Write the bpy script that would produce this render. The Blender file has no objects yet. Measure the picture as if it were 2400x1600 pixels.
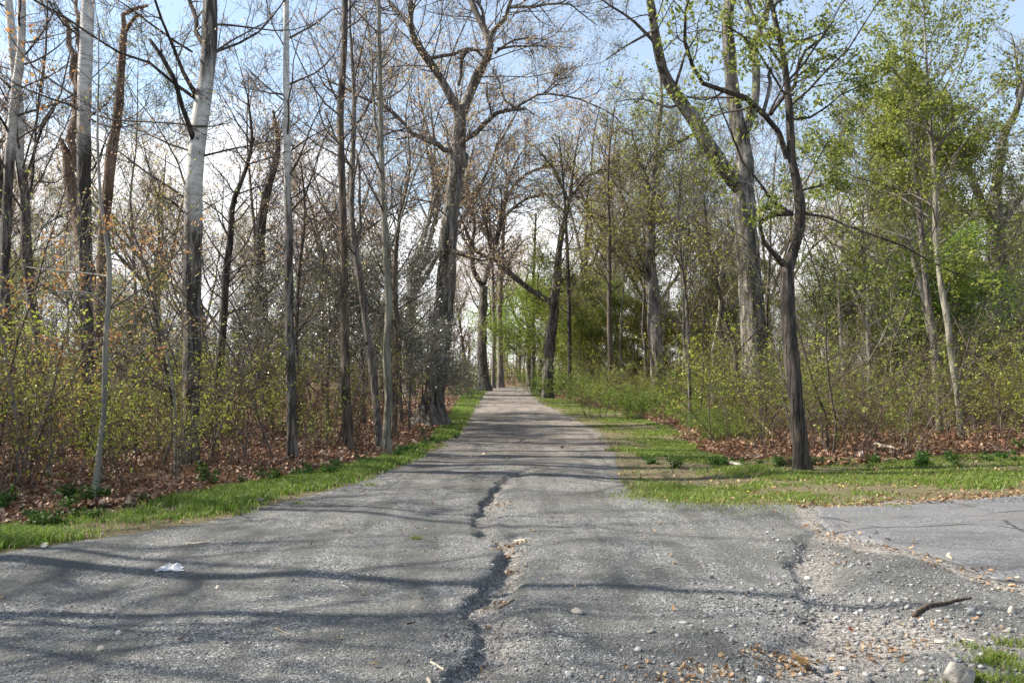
import bpy, math, random
import numpy as np
from mathutils import Vector
R = math.radians
S = bpy.context.scene
COL = S.collection

# ---------------------------------------------------------------- camera, sky, sun, exposure
F = 1867.0; HZ = 870.0; EYE = 1.6           # focal length and horizon in the pixels of the 2400-wide photograph
cam_d = bpy.data.cameras.new('camera'); cam = bpy.data.objects.new('camera', cam_d); COL.objects.link(cam)
cam.location = (0, 0, EYE); cam.rotation_euler = (R(90), 0, 0)
cam_d.sensor_width = 36; cam_d.lens = 36 * F / 2400; cam_d.shift_y = 70 / 2400
cam_d.clip_start = 0.1; cam_d.clip_end = 2000
S.camera = cam

SUN_AZ = R(-82)      # compass from +Y, negative = to the left
SUN_EL = R(41)
w = bpy.data.worlds.new("World"); S.world = w; w.use_nodes = True
nt = w.node_tree; nt.nodes.clear()
def N(nt, t, **k):
    n = nt.nodes.new(t)
    for a, b in k.items():
        if hasattr(n, a): setattr(n, a, b)
    return n
out = N(nt, 'ShaderNodeOutputWorld'); bg = N(nt, 'ShaderNodeBackground')
sky = N(nt, 'ShaderNodeTexSky', sky_type='NISHITA', sun_disc=False, sun_elevation=SUN_EL, sun_rotation=SUN_AZ, air_density=1.0, dust_density=0.7, ozone_density=1.2)
tc = N(nt, 'ShaderNodeTexCoord'); mp = N(nt, 'ShaderNodeMapping'); mp.inputs['Scale'].default_value = (1.6, 1.6, 5.0); mp.inputs['Location'].default_value = (3.1, 0.4, 0.0)
nz = N(nt, 'ShaderNodeTexNoise'); nz.inputs['Scale'].default_value = 1.7; nz.inputs['Detail'].default_value = 7; nz.inputs['Roughness'].default_value = .55
sp = N(nt, 'ShaderNodeSeparateXYZ')
mr = N(nt, 'ShaderNodeMapRange'); mr.inputs['From Min'].default_value = 0.12; mr.inputs['From Max'].default_value = 0.42; mr.inputs['To Min'].default_value = 0.36; mr.inputs['To Max'].default_value = -0.30
ad = N(nt, 'ShaderNodeMath', operation='ADD'); cr = N(nt, 'ShaderNodeMapRange', interpolation_type='SMOOTHSTEP'); cr.inputs['From Min'].default_value = 0.50; cr.inputs['From Max'].default_value = 0.74; cr.inputs['To Min'].default_value = 0.22
mx = N(nt, 'ShaderNodeMix', data_type='RGBA')
mx.inputs[7].default_value = (7.4, 7.45, 7.6, 1)
bg.inputs['Strength'].default_value = 0.09
L = nt.links.new
L(tc.outputs['Generated'], mp.inputs[0]); L(mp.outputs[0], nz.inputs['Vector']); L(tc.outputs['Generated'], sp.inputs[0]); L(sp.outputs[2], mr.inputs[0])
xr = N(nt, 'ShaderNodeMath', operation='MULTIPLY'); xr.inputs[1].default_value = -0.16; L(sp.outputs[0], xr.inputs[0])
ad2 = N(nt, 'ShaderNodeMath', operation='ADD'); L(mr.outputs[0], ad2.inputs[0]); L(xr.outputs[0], ad2.inputs[1])
L(nz.outputs[0], ad.inputs[0]); L(ad2.outputs[0], ad.inputs[1]); L(ad.outputs[0], cr.inputs[0]); L(cr.outputs[0], mx.inputs[0])
tn = N(nt, 'ShaderNodeMix', data_type='RGBA', blend_type='MULTIPLY'); tn.inputs[0].default_value = 1; tn.inputs[7].default_value = (.86, 1.02, 1.04, 1); L(sky.outputs[0], tn.inputs[6]); L(tn.outputs[2], mx.inputs[6]); L(mx.outputs[2], bg.inputs[0]); L(bg.outputs[0], out.inputs[0])

sd = bpy.data.lights.new('sun', 'SUN'); so = bpy.data.objects.new('sun', sd); COL.objects.link(so)
sd.energy = 5.0; sd.angle = R(0.53); sd.color = (1.0, 0.93, 0.82)
sun_dir = Vector((math.sin(SUN_AZ) * math.cos(SUN_EL), math.cos(SUN_AZ) * math.cos(SUN_EL), math.sin(SUN_EL)))
so.rotation_euler = (-sun_dir).to_track_quat('-Z', 'Y').to_euler(); so.location = (-30, 10, 40)
S.view_settings.view_transform = 'Standard'; S.view_settings.look = 'None'; S.view_settings.exposure = 1.3; S.view_settings.gamma = 1
S.cycles.max_bounces = 5; S.cycles.diffuse_bounces = 3; S.cycles.glossy_bounces = 2; S.cycles.transmission_bounces = 3
S.cycles.caustics_reflective = False; S.cycles.caustics_refractive = False

# ---------------------------------------------------------------- helpers
def G(px, py):                                # point of the flat ground seen at a photograph pixel
    y = EYE * F / (py - HZ); return ((px - 1200) / F * y, y)
def W(px, py, y):                             # point at depth y
    return ((px - 1200) / F * y, y, EYE - (py - HZ) / F * y)

def hashn(ix, iy, seed):
    h = (ix.astype(np.int64) * 374761393 + iy.astype(np.int64) * 668265263 + seed * 2147483) & 0xffffffff
    h = ((h ^ (h >> 13)) * 1274126177) & 0xffffffff
    return ((h ^ (h >> 16)) & 0xffff) / 65535.0
def vnoise(x, y, seed=0):
    x = np.asarray(x, float); y = np.asarray(y, float)
    ix = np.floor(x); iy = np.floor(y); fx = x - ix; fy = y - iy
    fx = fx * fx * (3 - 2 * fx); fy = fy * fy * (3 - 2 * fy)
    a = hashn(ix, iy, seed); b = hashn(ix + 1, iy, seed); c = hashn(ix, iy + 1, seed); d = hashn(ix + 1, iy + 1, seed)
    return (a * (1 - fx) + b * fx) * (1 - fy) + (c * (1 - fx) + d * fx) * fy - .5
def sstep(x, a, b):
    t = np.clip((x - a) / (b - a), 0, 1); return t * t * (3 - 2 * t)

# edges of the zones, traced along the ground
def curve(pts):
    g = sorted([G(*p)[::-1] for p in pts]); a = np.array(g)
    return a[:, 0], a[:, 1]
LE_y, LE_x = curve([(-60, 1310), (0, 1296), (240, 1264), (480, 1220), (640, 1182), (800, 1140), (880, 1112), (960, 1080), (1040, 1040), (1085, 1000), (1112, 960), (1132, 925), (1150, 908)])
GL_y, GL_x = curve([(-60, 1256), (0, 1240), (240, 1200), (480, 1152), (640, 1122), (800, 1092), (930, 1060), (1015, 1022), (1042, 990), (1062, 958), (1085, 925), (1120, 906)])
RE_y, RE_x = curve([(1640, 1182), (1560, 1170), (1480, 1150), (1452, 1120), (1440, 1060), (1405, 1010), (1345, 978), (1285, 955), (1250, 930), (1243, 906)])
GR_y, GR_x = curve([(2900, 1084), (2400, 1092), (2000, 1098), (1850, 1095), (1720, 1080), (1640, 1050), (1590, 1010), (1490, 975), (1370, 950), (1290, 932), (1262, 906)])
def xL(y): return np.where(y < 6.5, -5.2 - (6.5 - y) * 2.0, np.interp(y, LE_y, LE_x))
def xGL(y): return np.where(y < 7.6, np.interp(7.6, GL_y, GL_x) - (7.6 - y) * 1.9, np.interp(y, GL_y, GL_x))
YR = 9.58                                      # the open gravel stops here on the right
def xR(y): return np.interp(y, RE_y, RE_x)
def sd_gravel(x, y):                           # >0 inside
    left = x - xL(y)
    right = np.where(y > YR, xR(y) - x, 50.0)
    right = np.maximum(right, (YR + 0.06 * np.clip(x - 2.3, 0, 5)) - y)
    far = 84 - y
    return np.minimum(np.minimum(left, right), far)
def sd_grass(x, y):
    """>0 inside grass (gravel not subtracted)"""
    left = x - xGL(y)
    ys = np.interp(x, GRx2, GRy2)              # right verge: depth limit as a function of x
    r1 = np.interp(y, GR_y, GR_x) - x
    r2 = ys - y
    right = np.where(x > 2.0, np.maximum(np.where(y > 13.5, r1, -9), r2), r1)
    return np.minimum(left, np.minimum(right, 90 - y))
_o = np.argsort(GR_x[:5]); GRx2 = GR_x[:5][_o]; GRy2 = GR_y[:5][_o]
ASPH = np.array([G(*p) for p in [(1908, 1190), (2400, 1178), (2900, 1174), (3300, 1500), (2560, 1430), (2395, 1372), (2290, 1352), (2180, 1312), (2060, 1275), (1960, 1247), (1928, 1226)]])
def sd_poly(x, y, P):
    d = np.full(np.shape(x), 1e9); ins = np.zeros(np.shape(x), bool)
    n = len(P)
    for i in range(n):
        a = P[i]; b = P[(i + 1) % n]; e = b - a
        t = np.clip(((x - a[0]) * e[0] + (y - a[1]) * e[1]) / (e @ e), 0, 1)
        d = np.minimum(d, np.hypot(x - a[0] - t * e[0], y - a[1] - t * e[1]))
        c = (a[1] > y) != (b[1] > y)
        with np.errstate(divide='ignore', invalid='ignore'):
            c &= x < (b[0] - a[0]) * (y - a[1]) / (b[1] - a[1] + 1e-12) + a[0]
        ins ^= c
    return np.where(ins, d, -d)
GUL = [(1240, 1098, .3, .3), (1190, 1115, .6, .4), (1168, 1140, 1, .25), (1142, 1156, 1, .22), (1136, 1182, .8, .4), (1112, 1206, .7, .4), (1122, 1229, .6, .3), (1142, 1250, .8, .3), (1168, 1267, .8, .35), (1192, 1286, 1, .3),
       (1180, 1311, 1.2, .35), (1162, 1338, 1.3, .35), (1134, 1369, 1.3, .35), (1110, 1395, 1.2, .3), (1122, 1426, 1, .4), (1126, 1467, .8, .5), (1122, 1508, .8, .5), (1112, 1532, 1, .5), (1075, 1560, 1.0, .5), (1050, 1640, .8, .6)]
GULW = np.array([(*G(a, b), c, d) for a, b, c, d in GUL])
RG = np.array([(*G(a, b), c, d * 1.7) for a, b, c, d in [(1960, 1235, .2, .2), (1905, 1256, .7, .5), (1878, 1290, 1, .55), (1866, 1331, 1, .45), (1880, 1358, .9, .4), (1905, 1406, .8, .5), (1915, 1445, .8, .6), (1890, 1500, .6, .6), (1800, 1560, .5, .7)]])
def gully(x, y, P, steep):
    best = np.full(np.shape(x), 1e9); sgn = np.zeros(np.shape(x)); dep = np.zeros(np.shape(x)); wd = np.ones(np.shape(x))
    for i in range(len(P) - 1):
        a = P[i]; b = P[i + 1]; e = b[:2] - a[:2]
        t = np.clip(((x - a[0]) * e[0] + (y - a[1]) * e[1]) / (e @ e), 0, 1)
        dx = x - a[0] - t * e[0]; dy = y - a[1] - t * e[1]; d = np.hypot(dx, dy)
        m = d < best
        best = np.where(m, d, best); sgn = np.where(m, np.sign(dx), sgn)
        dep = np.where(m, a[2] + (b[2] - a[2]) * t, dep); wd = np.where(m, .9 * (a[3] + (b[3] - a[3]) * t), wd)
    s = best * sgn
    f = np.where(s < 0, 1 - sstep(-s, 0.0, steep), 1 - sstep(s, wd * .15, wd * 1.0))
    return dep * f
MOUND = [(*G(2075, 1340), .62, .42, .055), (*G(1780, 1400), .8, .35, .045), (*G(1690, 1480), .7, .3, .035), (*G(1250, 1450), .5, .3, .03), (*G(1450, 1290), .8, .7, .04), (*G(900, 1330), 1.2, .7, .035), (*G(650, 1440), .9, .35, .03)]
def H(x, y):
    x = np.asarray(x, float); y = np.asarray(y, float)
    near = 1 - sstep(y, 30, 60)
    h = .05 * vnoise(x / 2.1, y / 2.6, 1) + .045 * vnoise(x / .8, y / .75, 2) * near + .012 * vnoise(x / .3, y / .3, 3) * near
    h = h + .12 * vnoise(x / 9, y / 9, 4)
    xx = x + .14 * vnoise(x * 3, y * 4, 9) + .06 * vnoise(x * 9, y * 11, 19) + .05 * vnoise(x * 22, y * 24, 20); yy = y + .12 * vnoise(x * 3, y * 3, 10)
    h = h - .075 * gully(xx, yy, GULW, .07) - .065 * gully(xx, yy, RG, .12)
    for mx_, my_, rx, ry, hh in MOUND:
        h = h + 1.4 * hh * np.exp(-((x - mx_) / rx) ** 2 - ((y - my_) / ry) ** 2)
    w_ = np.maximum(xL(y) - x, 0) * (x < xL(y)) + np.maximum(x - np.where(y > YR, xR(y), 60), 0)
    h = h + .25 * sstep(w_, 0.5, 12) * (y < 500)
    h = h + .5 * vnoise(x / 30, y / 30, 6) * sstep(y, 60, 140)
    h = h + .022 * sstep(sd_poly(x, y, ASPH), -.01, .03)
    return h

def mesh_obj(name, v, q, mat, parent=None, smooth=False, link=True):
    me = bpy.data.meshes.new(name)
    v = np.ascontiguousarray(v, np.float32); q = np.ascontiguousarray(q, np.int32)
    me.vertices.add(len(v)); me.vertices.foreach_set('co', v.ravel())
    me.loops.add(q.size); me.loops.foreach_set('vertex_index', q.ravel())
    me.polygons.add(len(q)); me.polygons.foreach_set('loop_start', np.arange(len(q), dtype=np.int32) * q.shape[1])
    if smooth: me.polygons.foreach_set('use_smooth', np.ones(len(q), bool))
    me.update(calc_edges=True)
    if mat is not None: me.materials.append(mat)
    o = bpy.data.objects.new(name, me)
    if link: COL.objects.link(o)
    if parent is not None: o.parent = parent
    return o
def tag(o, label=None, cat=None, group=None, kind=None):
    for k, val in (('label', label), ('category', cat), ('group', group), ('kind', kind)):
        if val: o[k] = val
    return o
def empty(name, loc=(0, 0, 0), rz=0):
    o = bpy.data.objects.new(name, None); o.empty_display_size = .2; COL.objects.link(o); o.location = loc; o.rotation_euler = (0, 0, rz); return o
def copy_thing(o, loc, rz, sc, label=None, group=None):
    c = o.copy(); COL.objects.link(c); c.location = loc; c.rotation_euler = (0, 0, rz); c.scale = sc
    if label: c['label'] = label
    if group: c['group'] = group
    for ch in list(o.children):
        d = ch.copy(); COL.objects.link(d); d.parent = c
    return c

class Geo:
    def __init__(s): s.v = []; s.q = []; s.n = 0
    def add(s, v, q):
        if len(v) == 0: return
        s.v.append(v); s.q.append(q + s.n); s.n += len(v)
    def data(s): return np.concatenate(s.v), np.concatenate(s.q)
    def obj(s, name, mat, parent=None, smooth=True):
        v, q = s.data(); return mesh_obj(name, v, q, mat, parent, smooth)
def nrm(a): return a / (np.linalg.norm(a, axis=-1, keepdims=True) + 1e-9)
def tubes(geo, P, Rr, k=5, cap=False, lump=0, rng=None):
    """P (B,n,3) centre lines, Rr (B,n) radii"""
    if len(P) == 0: return
    if cap:
        P = np.concatenate([P, P[:, -1:] + (P[:, -1:] - P[:, -2:-1]) * .02], 1); Rr = np.concatenate([Rr, Rr[:, -1:] * .02], 1)
    B, n, _ = P.shape
    T = nrm(np.gradient(P, axis=1)); md = nrm(P[:, -1] - P[:, 0])
    ref = np.where((np.abs(md[:, 2:3]) > .7), np.array([[1., 0, 0]]), np.array([[0, 0, 1.]]))[:, None, :]
    U = nrm(np.cross(T, ref)); V = np.cross(T, U)
    a = np.arange(k) * 2 * np.pi / k
    rad = Rr[:, :, None] * np.ones(k)
    if lump and rng is not None: rad = rad * (1 + lump * rng.standard_normal((B, n, k)))
    X = P[:, :, None, :] + rad[..., None] * (np.cos(a)[None, None, :, None] * U[:, :, None, :] + np.sin(a)[None, None, :, None] * V[:, :, None, :])
    idx = np.arange(B * n * k).reshape(B, n, k); nx = np.roll(idx, -1, 2)
    q = np.stack([idx[:, :-1], nx[:, :-1], nx[:, 1:], idx[:, 1:]], -1).reshape(-1, 4)
    geo.add(X.reshape(-1, 3), q)
def grow(rng, P, Rr, m, t0=.2, t1=1., ang=(35, 65), lf=.5, n=5, wob=.18, up=.25, rr=.6, rmax=9, rend=.003, lmin=0, lmax=99, fall=.55, bias=None):
    B, n0, _ = P.shape
    seg = np.linalg.norm(np.diff(P, axis=1), axis=2); Lp = seg.sum(1)
    t = t0 + (t1 - t0) * (np.arange(m)[None] + rng.random((B, m))) / m
    f = t * (n0 - 1); i = np.minimum(f.astype(int), n0 - 2); u = (f - i)[..., None]
    bi = np.arange(B)[:, None]
    pos = P[bi, i] * (1 - u) + P[bi, i + 1] * u; T = nrm(P[bi, i + 1] - P[bi, i]); rp = Rr[bi, i] * (1 - u[..., 0]) + Rr[bi, i + 1] * u[..., 0]
    Ln = np.clip(lf * Lp[:, None] * (1 - fall * (t - t0) / (1.001 - t0)) * rng.uniform(.6, 1.35, (B, m)), lmin, lmax)
    perp = nrm(np.cross(T, nrm(rng.standard_normal((B, m, 3)))))
    if bias is not None: perp = nrm(perp + np.asarray(bias)); perp = nrm(perp - (perp * T).sum(-1, keepdims=True) * T)
    a = np.radians(rng.uniform(ang[0], ang[1], (B, m)))[..., None]
    d = np.cos(a) * T + np.sin(a) * perp
    bend = rng.standard_normal((B, m, 3)) * wob * .6
    pts = [pos]; st = (Ln / (n - 1))[..., None]
    for k in range(n - 1):
        pts.append(pts[-1] + d * st)
        d = nrm(d + bend / (n - 1) * 2 + rng.standard_normal((B, m, 3)) * wob + np.array([0, 0, up]) / (n - 1) * 2)
    C = np.stack(pts, 2).reshape(-1, n, 3)
    r0 = np.minimum(rp * rr, rmax).reshape(-1, 1); s = np.linspace(0, 1, n)[None]
    rad = np.maximum(r0 * (1 - .8 * s), rend)
    return C, rad
def leaves(rng, P, per, size, spread=.08, t0=.3, flat=0, droop=0, clump=1, asp=.55):
    """leaf quads scattered along twigs (B,n,3): each a folded diamond"""
    B, n, _ = P.shape; m = per
    t = t0 + (1 - t0) * rng.random((B, m)); f = t * (n - 1); i = np.minimum(f.astype(int), n - 2); u = (f - i)[..., None]; bi = np.arange(B)[:, None]
    pos = (P[bi, i] * (1 - u) + P[bi, i + 1] * u).reshape(-1, 3)
    if clump > 1: pos = np.repeat(pos, clump, 0)
    if clump > 1: pos = np.repeat(pos[::clump] + rng.standard_normal(pos[::clump].shape) * .04, clump, 0)
    pos = pos + rng.standard_normal(pos.shape) * spread
    M = len(pos)
    d = nrm(rng.standard_normal((M, 3)) * np.array([1, 1, 1 - flat * .8]) + np.array([0, 0, -droop]))
    nn = rng.standard_normal((M, 3)) * (1 - flat * .7) + np.array([0, 0, 1.]) * flat * 1.5; s = nrm(np.cross(d, nn)); up_ = np.cross(s, d)
    sz = (size * rng.uniform(.55, 1.35, M))[:, None]
    a = pos; b = pos + d * sz * .5 + s * sz * asp * .5 + up_ * sz * .12; c = pos + d * sz + up_ * sz * -.1; e = pos + d * sz * .5 - s * sz * asp * .5 + up_ * sz * .12
    v = np.stack([a, b, c, e], 1).reshape(-1, 3); q = np.arange(M * 4).reshape(-1, 4)
    return v, q
def smooth_line(pts, n):
    """Catmull-Rom through rows (x,y,z,r)"""
    P = np.array(pts, float)
    if len(P) == 2: return P[0] + (P[1] - P[0]) * np.linspace(0, 1, n)[:, None]
    Q = np.vstack([2 * P[0] - P[1], P, 2 * P[-1] - P[-2]])
    dl = np.concatenate([[0], np.cumsum(np.linalg.norm(np.diff(P[:, :3], axis=0), axis=1))]); dl /= dl[-1]
    o = []
    for t in np.linspace(0, 1, n):
        i = min(np.searchsorted(dl, t, 'right') - 1, len(P) - 2); u = (t - dl[i]) / (dl[i + 1] - dl[i] + 1e-9)
        p0, p1, p2, p3 = Q[i:i + 4]
        o.append(.5 * (2 * p1 + (p2 - p0) * u + (2 * p0 - 5 * p1 + 4 * p2 - p3) * u * u + (3 * p1 - p0 - 3 * p2 + p3) * u ** 3))
    return np.array(o)

# ---------------------------------------------------------------- materials
def mat_new(name):
    m = bpy.data.materials.new(name); m.use_nodes = True; m.node_tree.nodes.clear(); return m, m.node_tree
class B:                                         # tiny node-graph builder
    def __init__(s, name): s.m, s.t = mat_new(name); s.L = s.t.links.new; s.tc = s.n('ShaderNodeTexCoord')
    def n(s, ty, ins=None, **k):
        x = s.t.nodes.new(ty)
        for a, b in k.items(): setattr(x, a, b)
        for a, b in (ins or {}).items():
            i = x.inputs[a]
            if isinstance(b, bpy.types.NodeSocket): s.L(b, i)
            else: i.default_value = b
        return x
    def noise(s, vec, scale, detail=4, rough=.55): return s.n('ShaderNodeTexNoise', {'Vector': vec, 'Scale': scale, 'Detail': detail, 'Roughness': rough}).outputs[0]
    def mapv(s, vec, sc, loc=(0, 0, 0)): return s.n('ShaderNodeMapping', {'Vector': vec, 'Scale': sc, 'Location': loc}).outputs[0]
    def mix(s, f, a, b, bt='MIX'):
        x = s.n('ShaderNodeMix', data_type='RGBA', blend_type=bt)
        for i, val in ((0, f), (6, a), (7, b)):
            if isinstance(val, bpy.types.NodeSocket): s.L(val, x.inputs[i])
            else: x.inputs[i].default_value = (*val, 1) if isinstance(val, tuple) and len(val) == 3 else val
        return x.outputs[2]
    def ramp(s, f, a, b, lo=0., hi=1.): return s.n('ShaderNodeMapRange', {0: f, 1: a, 2: b, 3: lo, 4: hi}, interpolation_type='SMOOTHSTEP').outputs[0]
    def math(s, op, a, b=0.): return s.n('ShaderNodeMath', {0: a, 1: b}, operation=op).outputs[0]
    def out(s, sh): s.L(sh, s.n('ShaderNodeOutputMaterial').inputs[0]); return s.m
    def bsdf(s, col, rough=.9, nrm=None, spec=.3):
        x = s.n('ShaderNodeBsdfPrincipled', {'Base Color': col, 'Roughness': rough, 'Specular IOR Level': spec})
        if nrm is not None: s.L(nrm, x.inputs['Normal'])
        return x.outputs[0]
    def bump(s, h, dist=.02, st=1., n=None):
        x = s.n('ShaderNodeBump', {'Height': h, 'Distance': dist, 'Strength': st})
        if n is not None: s.L(n, x.inputs['Normal'])
        return x.outputs[0]
def bark(name, dark, light, furrow=1., scale=14, moss=None):
    b = B(name); o = b.tc.outputs['Object']
    v = b.mapv(o, (1, 1, .13)); f = b.noise(v, scale, 5, .6); f2 = b.noise(b.mapv(o, (1, 1, .3)), scale * 3, 3, .6); big = b.noise(o, 1.3, 3)
    r = b.ramp(f, .38, .6); c = b.mix(r, dark, light); c = b.mix(b.ramp(big, .35, .7, 0, .45), c, tuple(x * 1.25 for x in light))
    if moss: c = b.mix(b.ramp(b.noise(o, 2.5, 4), .5, .62, 0, .6), c, moss)
    oi = b.n('ShaderNodeObjectInfo'); c = b.mix(1., c, b.n('ShaderNodeHueSaturation', {'Color': (1, 1, 1, 1), 'Value': b.ramp(oi.outputs['Random'], 0, 1, .75, 1.2)}).outputs[0], 'MULTIPLY')
    hgt = b.math('ADD', r, b.math('MULTIPLY', f2, .5))
    return b.out(b.bsdf(c, .9, b.bump(hgt, .03 * furrow, 1.)))
def aspen(name, z_dark, soft=.6, z_top=99., white=(.53, .515, .48)):
    """white bark with black scars, dark furrowed bark below z_dark and above z_top (metres above the root)"""
    b = B(name); o = b.tc.outputs['Object']; z = b.n('ShaderNodeSeparateXYZ', {0: o}).outputs[2]
    fur = b.ramp(b.noise(b.mapv(o, (1, 1, .1)), 16, 5, .62), .4, .6); dk = b.mix(fur, (.035, .03, .026), (.17, .15, .13))
    sc = b.ramp(b.noise(b.mapv(o, (1.2, 1.2, 9)), 2.6, 4, .6), .60, .66); eye = b.ramp(b.noise(o, 9, 2), .66, .72)
    wh = b.mix(b.ramp(b.noise(b.mapv(o, (1, 1, 2.2)), 4, 5, .65), .35, .68), white, tuple(x * .6 for x in white)); wh = b.mix(b.math('MAXIMUM', b.math('MULTIPLY', sc, .75), b.math('MULTIPLY', eye, .9)), wh, (.05, .045, .04))
    wob = b.math('MULTIPLY', b.math('SUBTRACT', b.noise(b.mapv(o, (1, 1, .35)), 4.0, 4), .5), 1.9)
    zz = b.math('ADD', z, wob)
    m1 = b.ramp(zz, z_dark - soft * .5, z_dark + soft * .5); m2 = b.ramp(zz, z_top - .4, z_top + .4, 1, 0); m = b.math('MULTIPLY', m1, m2)
    c = b.mix(m, dk, wh); hh = b.math('MULTIPLY', fur, b.math('SUBTRACT', 1.05, m))
    return b.out(b.bsdf(c, .8, b.bump(hh, .03, 1.)))
def leafmat(name, cols, trans=.45, rough=.5, spec=.35):
    b = B(name); g = b.n('ShaderNodeNewGeometry').outputs['Random Per Island']
    cr = b.n('ShaderNodeValToRGB'); el = cr.color_ramp.elements
    for i, c in enumerate(cols):
        e = el[i] if i < 2 else el.new(i / (len(cols) - 1))
        e.position = i / (len(cols) - 1); e.color = (*c, 1)
    b.L(g, cr.inputs[0]); c = cr.outputs[0]
    oi = b.n('ShaderNodeObjectInfo'); c = b.n('ShaderNodeHueSaturation', {'Color': c, 'Hue': b.ramp(oi.outputs['Random'], 0, 1, .485, .512), 'Value': b.ramp(oi.outputs['Random'], 0, 1, .82, 1.18)}).outputs[0]
    p = b.bsdf(c, rough, None, spec)
    if trans:
        t = b.n('ShaderNodeBsdfTranslucent', {'Color': c}).outputs[0]; x = b.n('ShaderNodeMixShader', {0: trans, 1: p, 2: t}).outputs[0]
    else: x = p
    return b.out(x)
M = {}
M['oak'] = bark('oak_bark', (.042, .036, .030), (.27, .245, .21), 1.3, 13)
M['oakL'] = bark('dark_furrowed_oak_bark', (.028, .024, .02), (.20, .18, .155), 1.6, 10)
M['oakR'] = bark('deep_furrowed_oak_bark', (.016, .014, .012), (.23, .21, .18), 2.6, 8)
M['oakdark'] = bark('dark_oak_bark', (.018, .015, .013), (.095, .08, .066), 1.0, 16)
M['gray'] = bark('gray_bark', (.035, .03, .026), (.17, .15, .128), .6, 18)
M['brown'] = bark('brown_bark', (.025, .019, .015), (.12, .094, .072), .6, 18)
M['green'] = bark('mossy_bark', (.045, .04, .028), (.18, .165, .12), .5, 18, (.10, .11, .045))
M['beech'] = bark('smooth_pale_bark', (.13, .122, .105), (.30, .285, .245), .2, 7)
M['pale'] = bark('pale_bark', (.08, .072, .056), (.25, .235, .185), .35, 14)
M['snag'] = bark('bare_red_wood', (.06, .038, .026), (.25, .165, .115), .8, 10)
M['twig'] = bark('twig_bark', (.03, .024, .02), (.105, .086, .072), .1, 30)
M['twigred'] = bark('red_twig_bark', (.045, .03, .024), (.14, .10, .078), .1, 30)
M['twiggray'] = bark('gray_twig_bark', (.06, .052, .044), (.20, .175, .15), .1, 30)
M['lf_yg'] = leafmat('yellow_green_leaves', [(.17, .205, .025), (.29, .31, .04), (.40, .39, .08), (.23, .27, .035)], .5)
M['lf_green'] = leafmat('green_leaves', [(.10, .135, .018), (.17, .205, .03), (.23, .255, .045), (.30, .31, .08)], .5)
M['lf_bright'] = leafmat('bright_green_leaves', [(.13, .21, .025), (.20, .29, .04), (.27, .35, .06), (.16, .24, .035)], .5)
M['lf_fresh'] = leafmat('fresh_green_leaves', [(.08, .15, .02), (.14, .22, .03), (.22, .29, .045), (.10, .17, .03)], .5)
M['lf_dark'] = leafmat('dark_green_leaves', [(.02, .06, .012), (.04, .10, .02), (.06, .14, .025), (.03, .08, .02)], .3)
M['lf_bud'] = leafmat('tan_buds', [(.50, .34, .20), (.58, .42, .22), (.44, .28, .18), (.52, .45, .20)], .4)
M['lf_gold'] = leafmat('golden_buds', [(.30, .25, .06), (.36, .32, .09), (.26, .24, .06), (.33, .22, .08)], .4)
M['lf_orange'] = leafmat('young_orange_leaves', [(.42, .24, .08), (.52, .34, .12), (.36, .18, .07), (.46, .36, .12)], .5)
M['lf_holly'] = leafmat('glossy_holly_painted_glints', [(.03, .05, .022), (.06, .09, .04), (.22, .23, .18), (.04, .06, .03), (.28, .28, .23)], .0, .4, 1.0)  # pale greys put sun glints into the leaf colour, on top of real gloss
M['lf_dry'] = leafmat('dry_brown_leaves', [(.20, .085, .04), (.29, .14, .07), (.13, .055, .03), (.36, .22, .12)], .35, .6)
M['litter'] = leafmat('leaf_litter', [(.11, .055, .03), (.20, .10, .055), (.32, .18, .095), (.15, .07, .04), (.42, .27, .16), (.08, .045, .028), (.50, .38, .26)], .2, .55, .4)
M['grass'] = leafmat('grass_blades', [(.08, .15, .016), (.13, .22, .02), (.18, .28, .03), (.28, .30, .08), (.10, .18, .018), (.36, .32, .17)], .45)
M['weed'] = leafmat('weed_leaves', [(.03, .08, .015), (.06, .13, .02), (.10, .18, .03)], .35)

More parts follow.
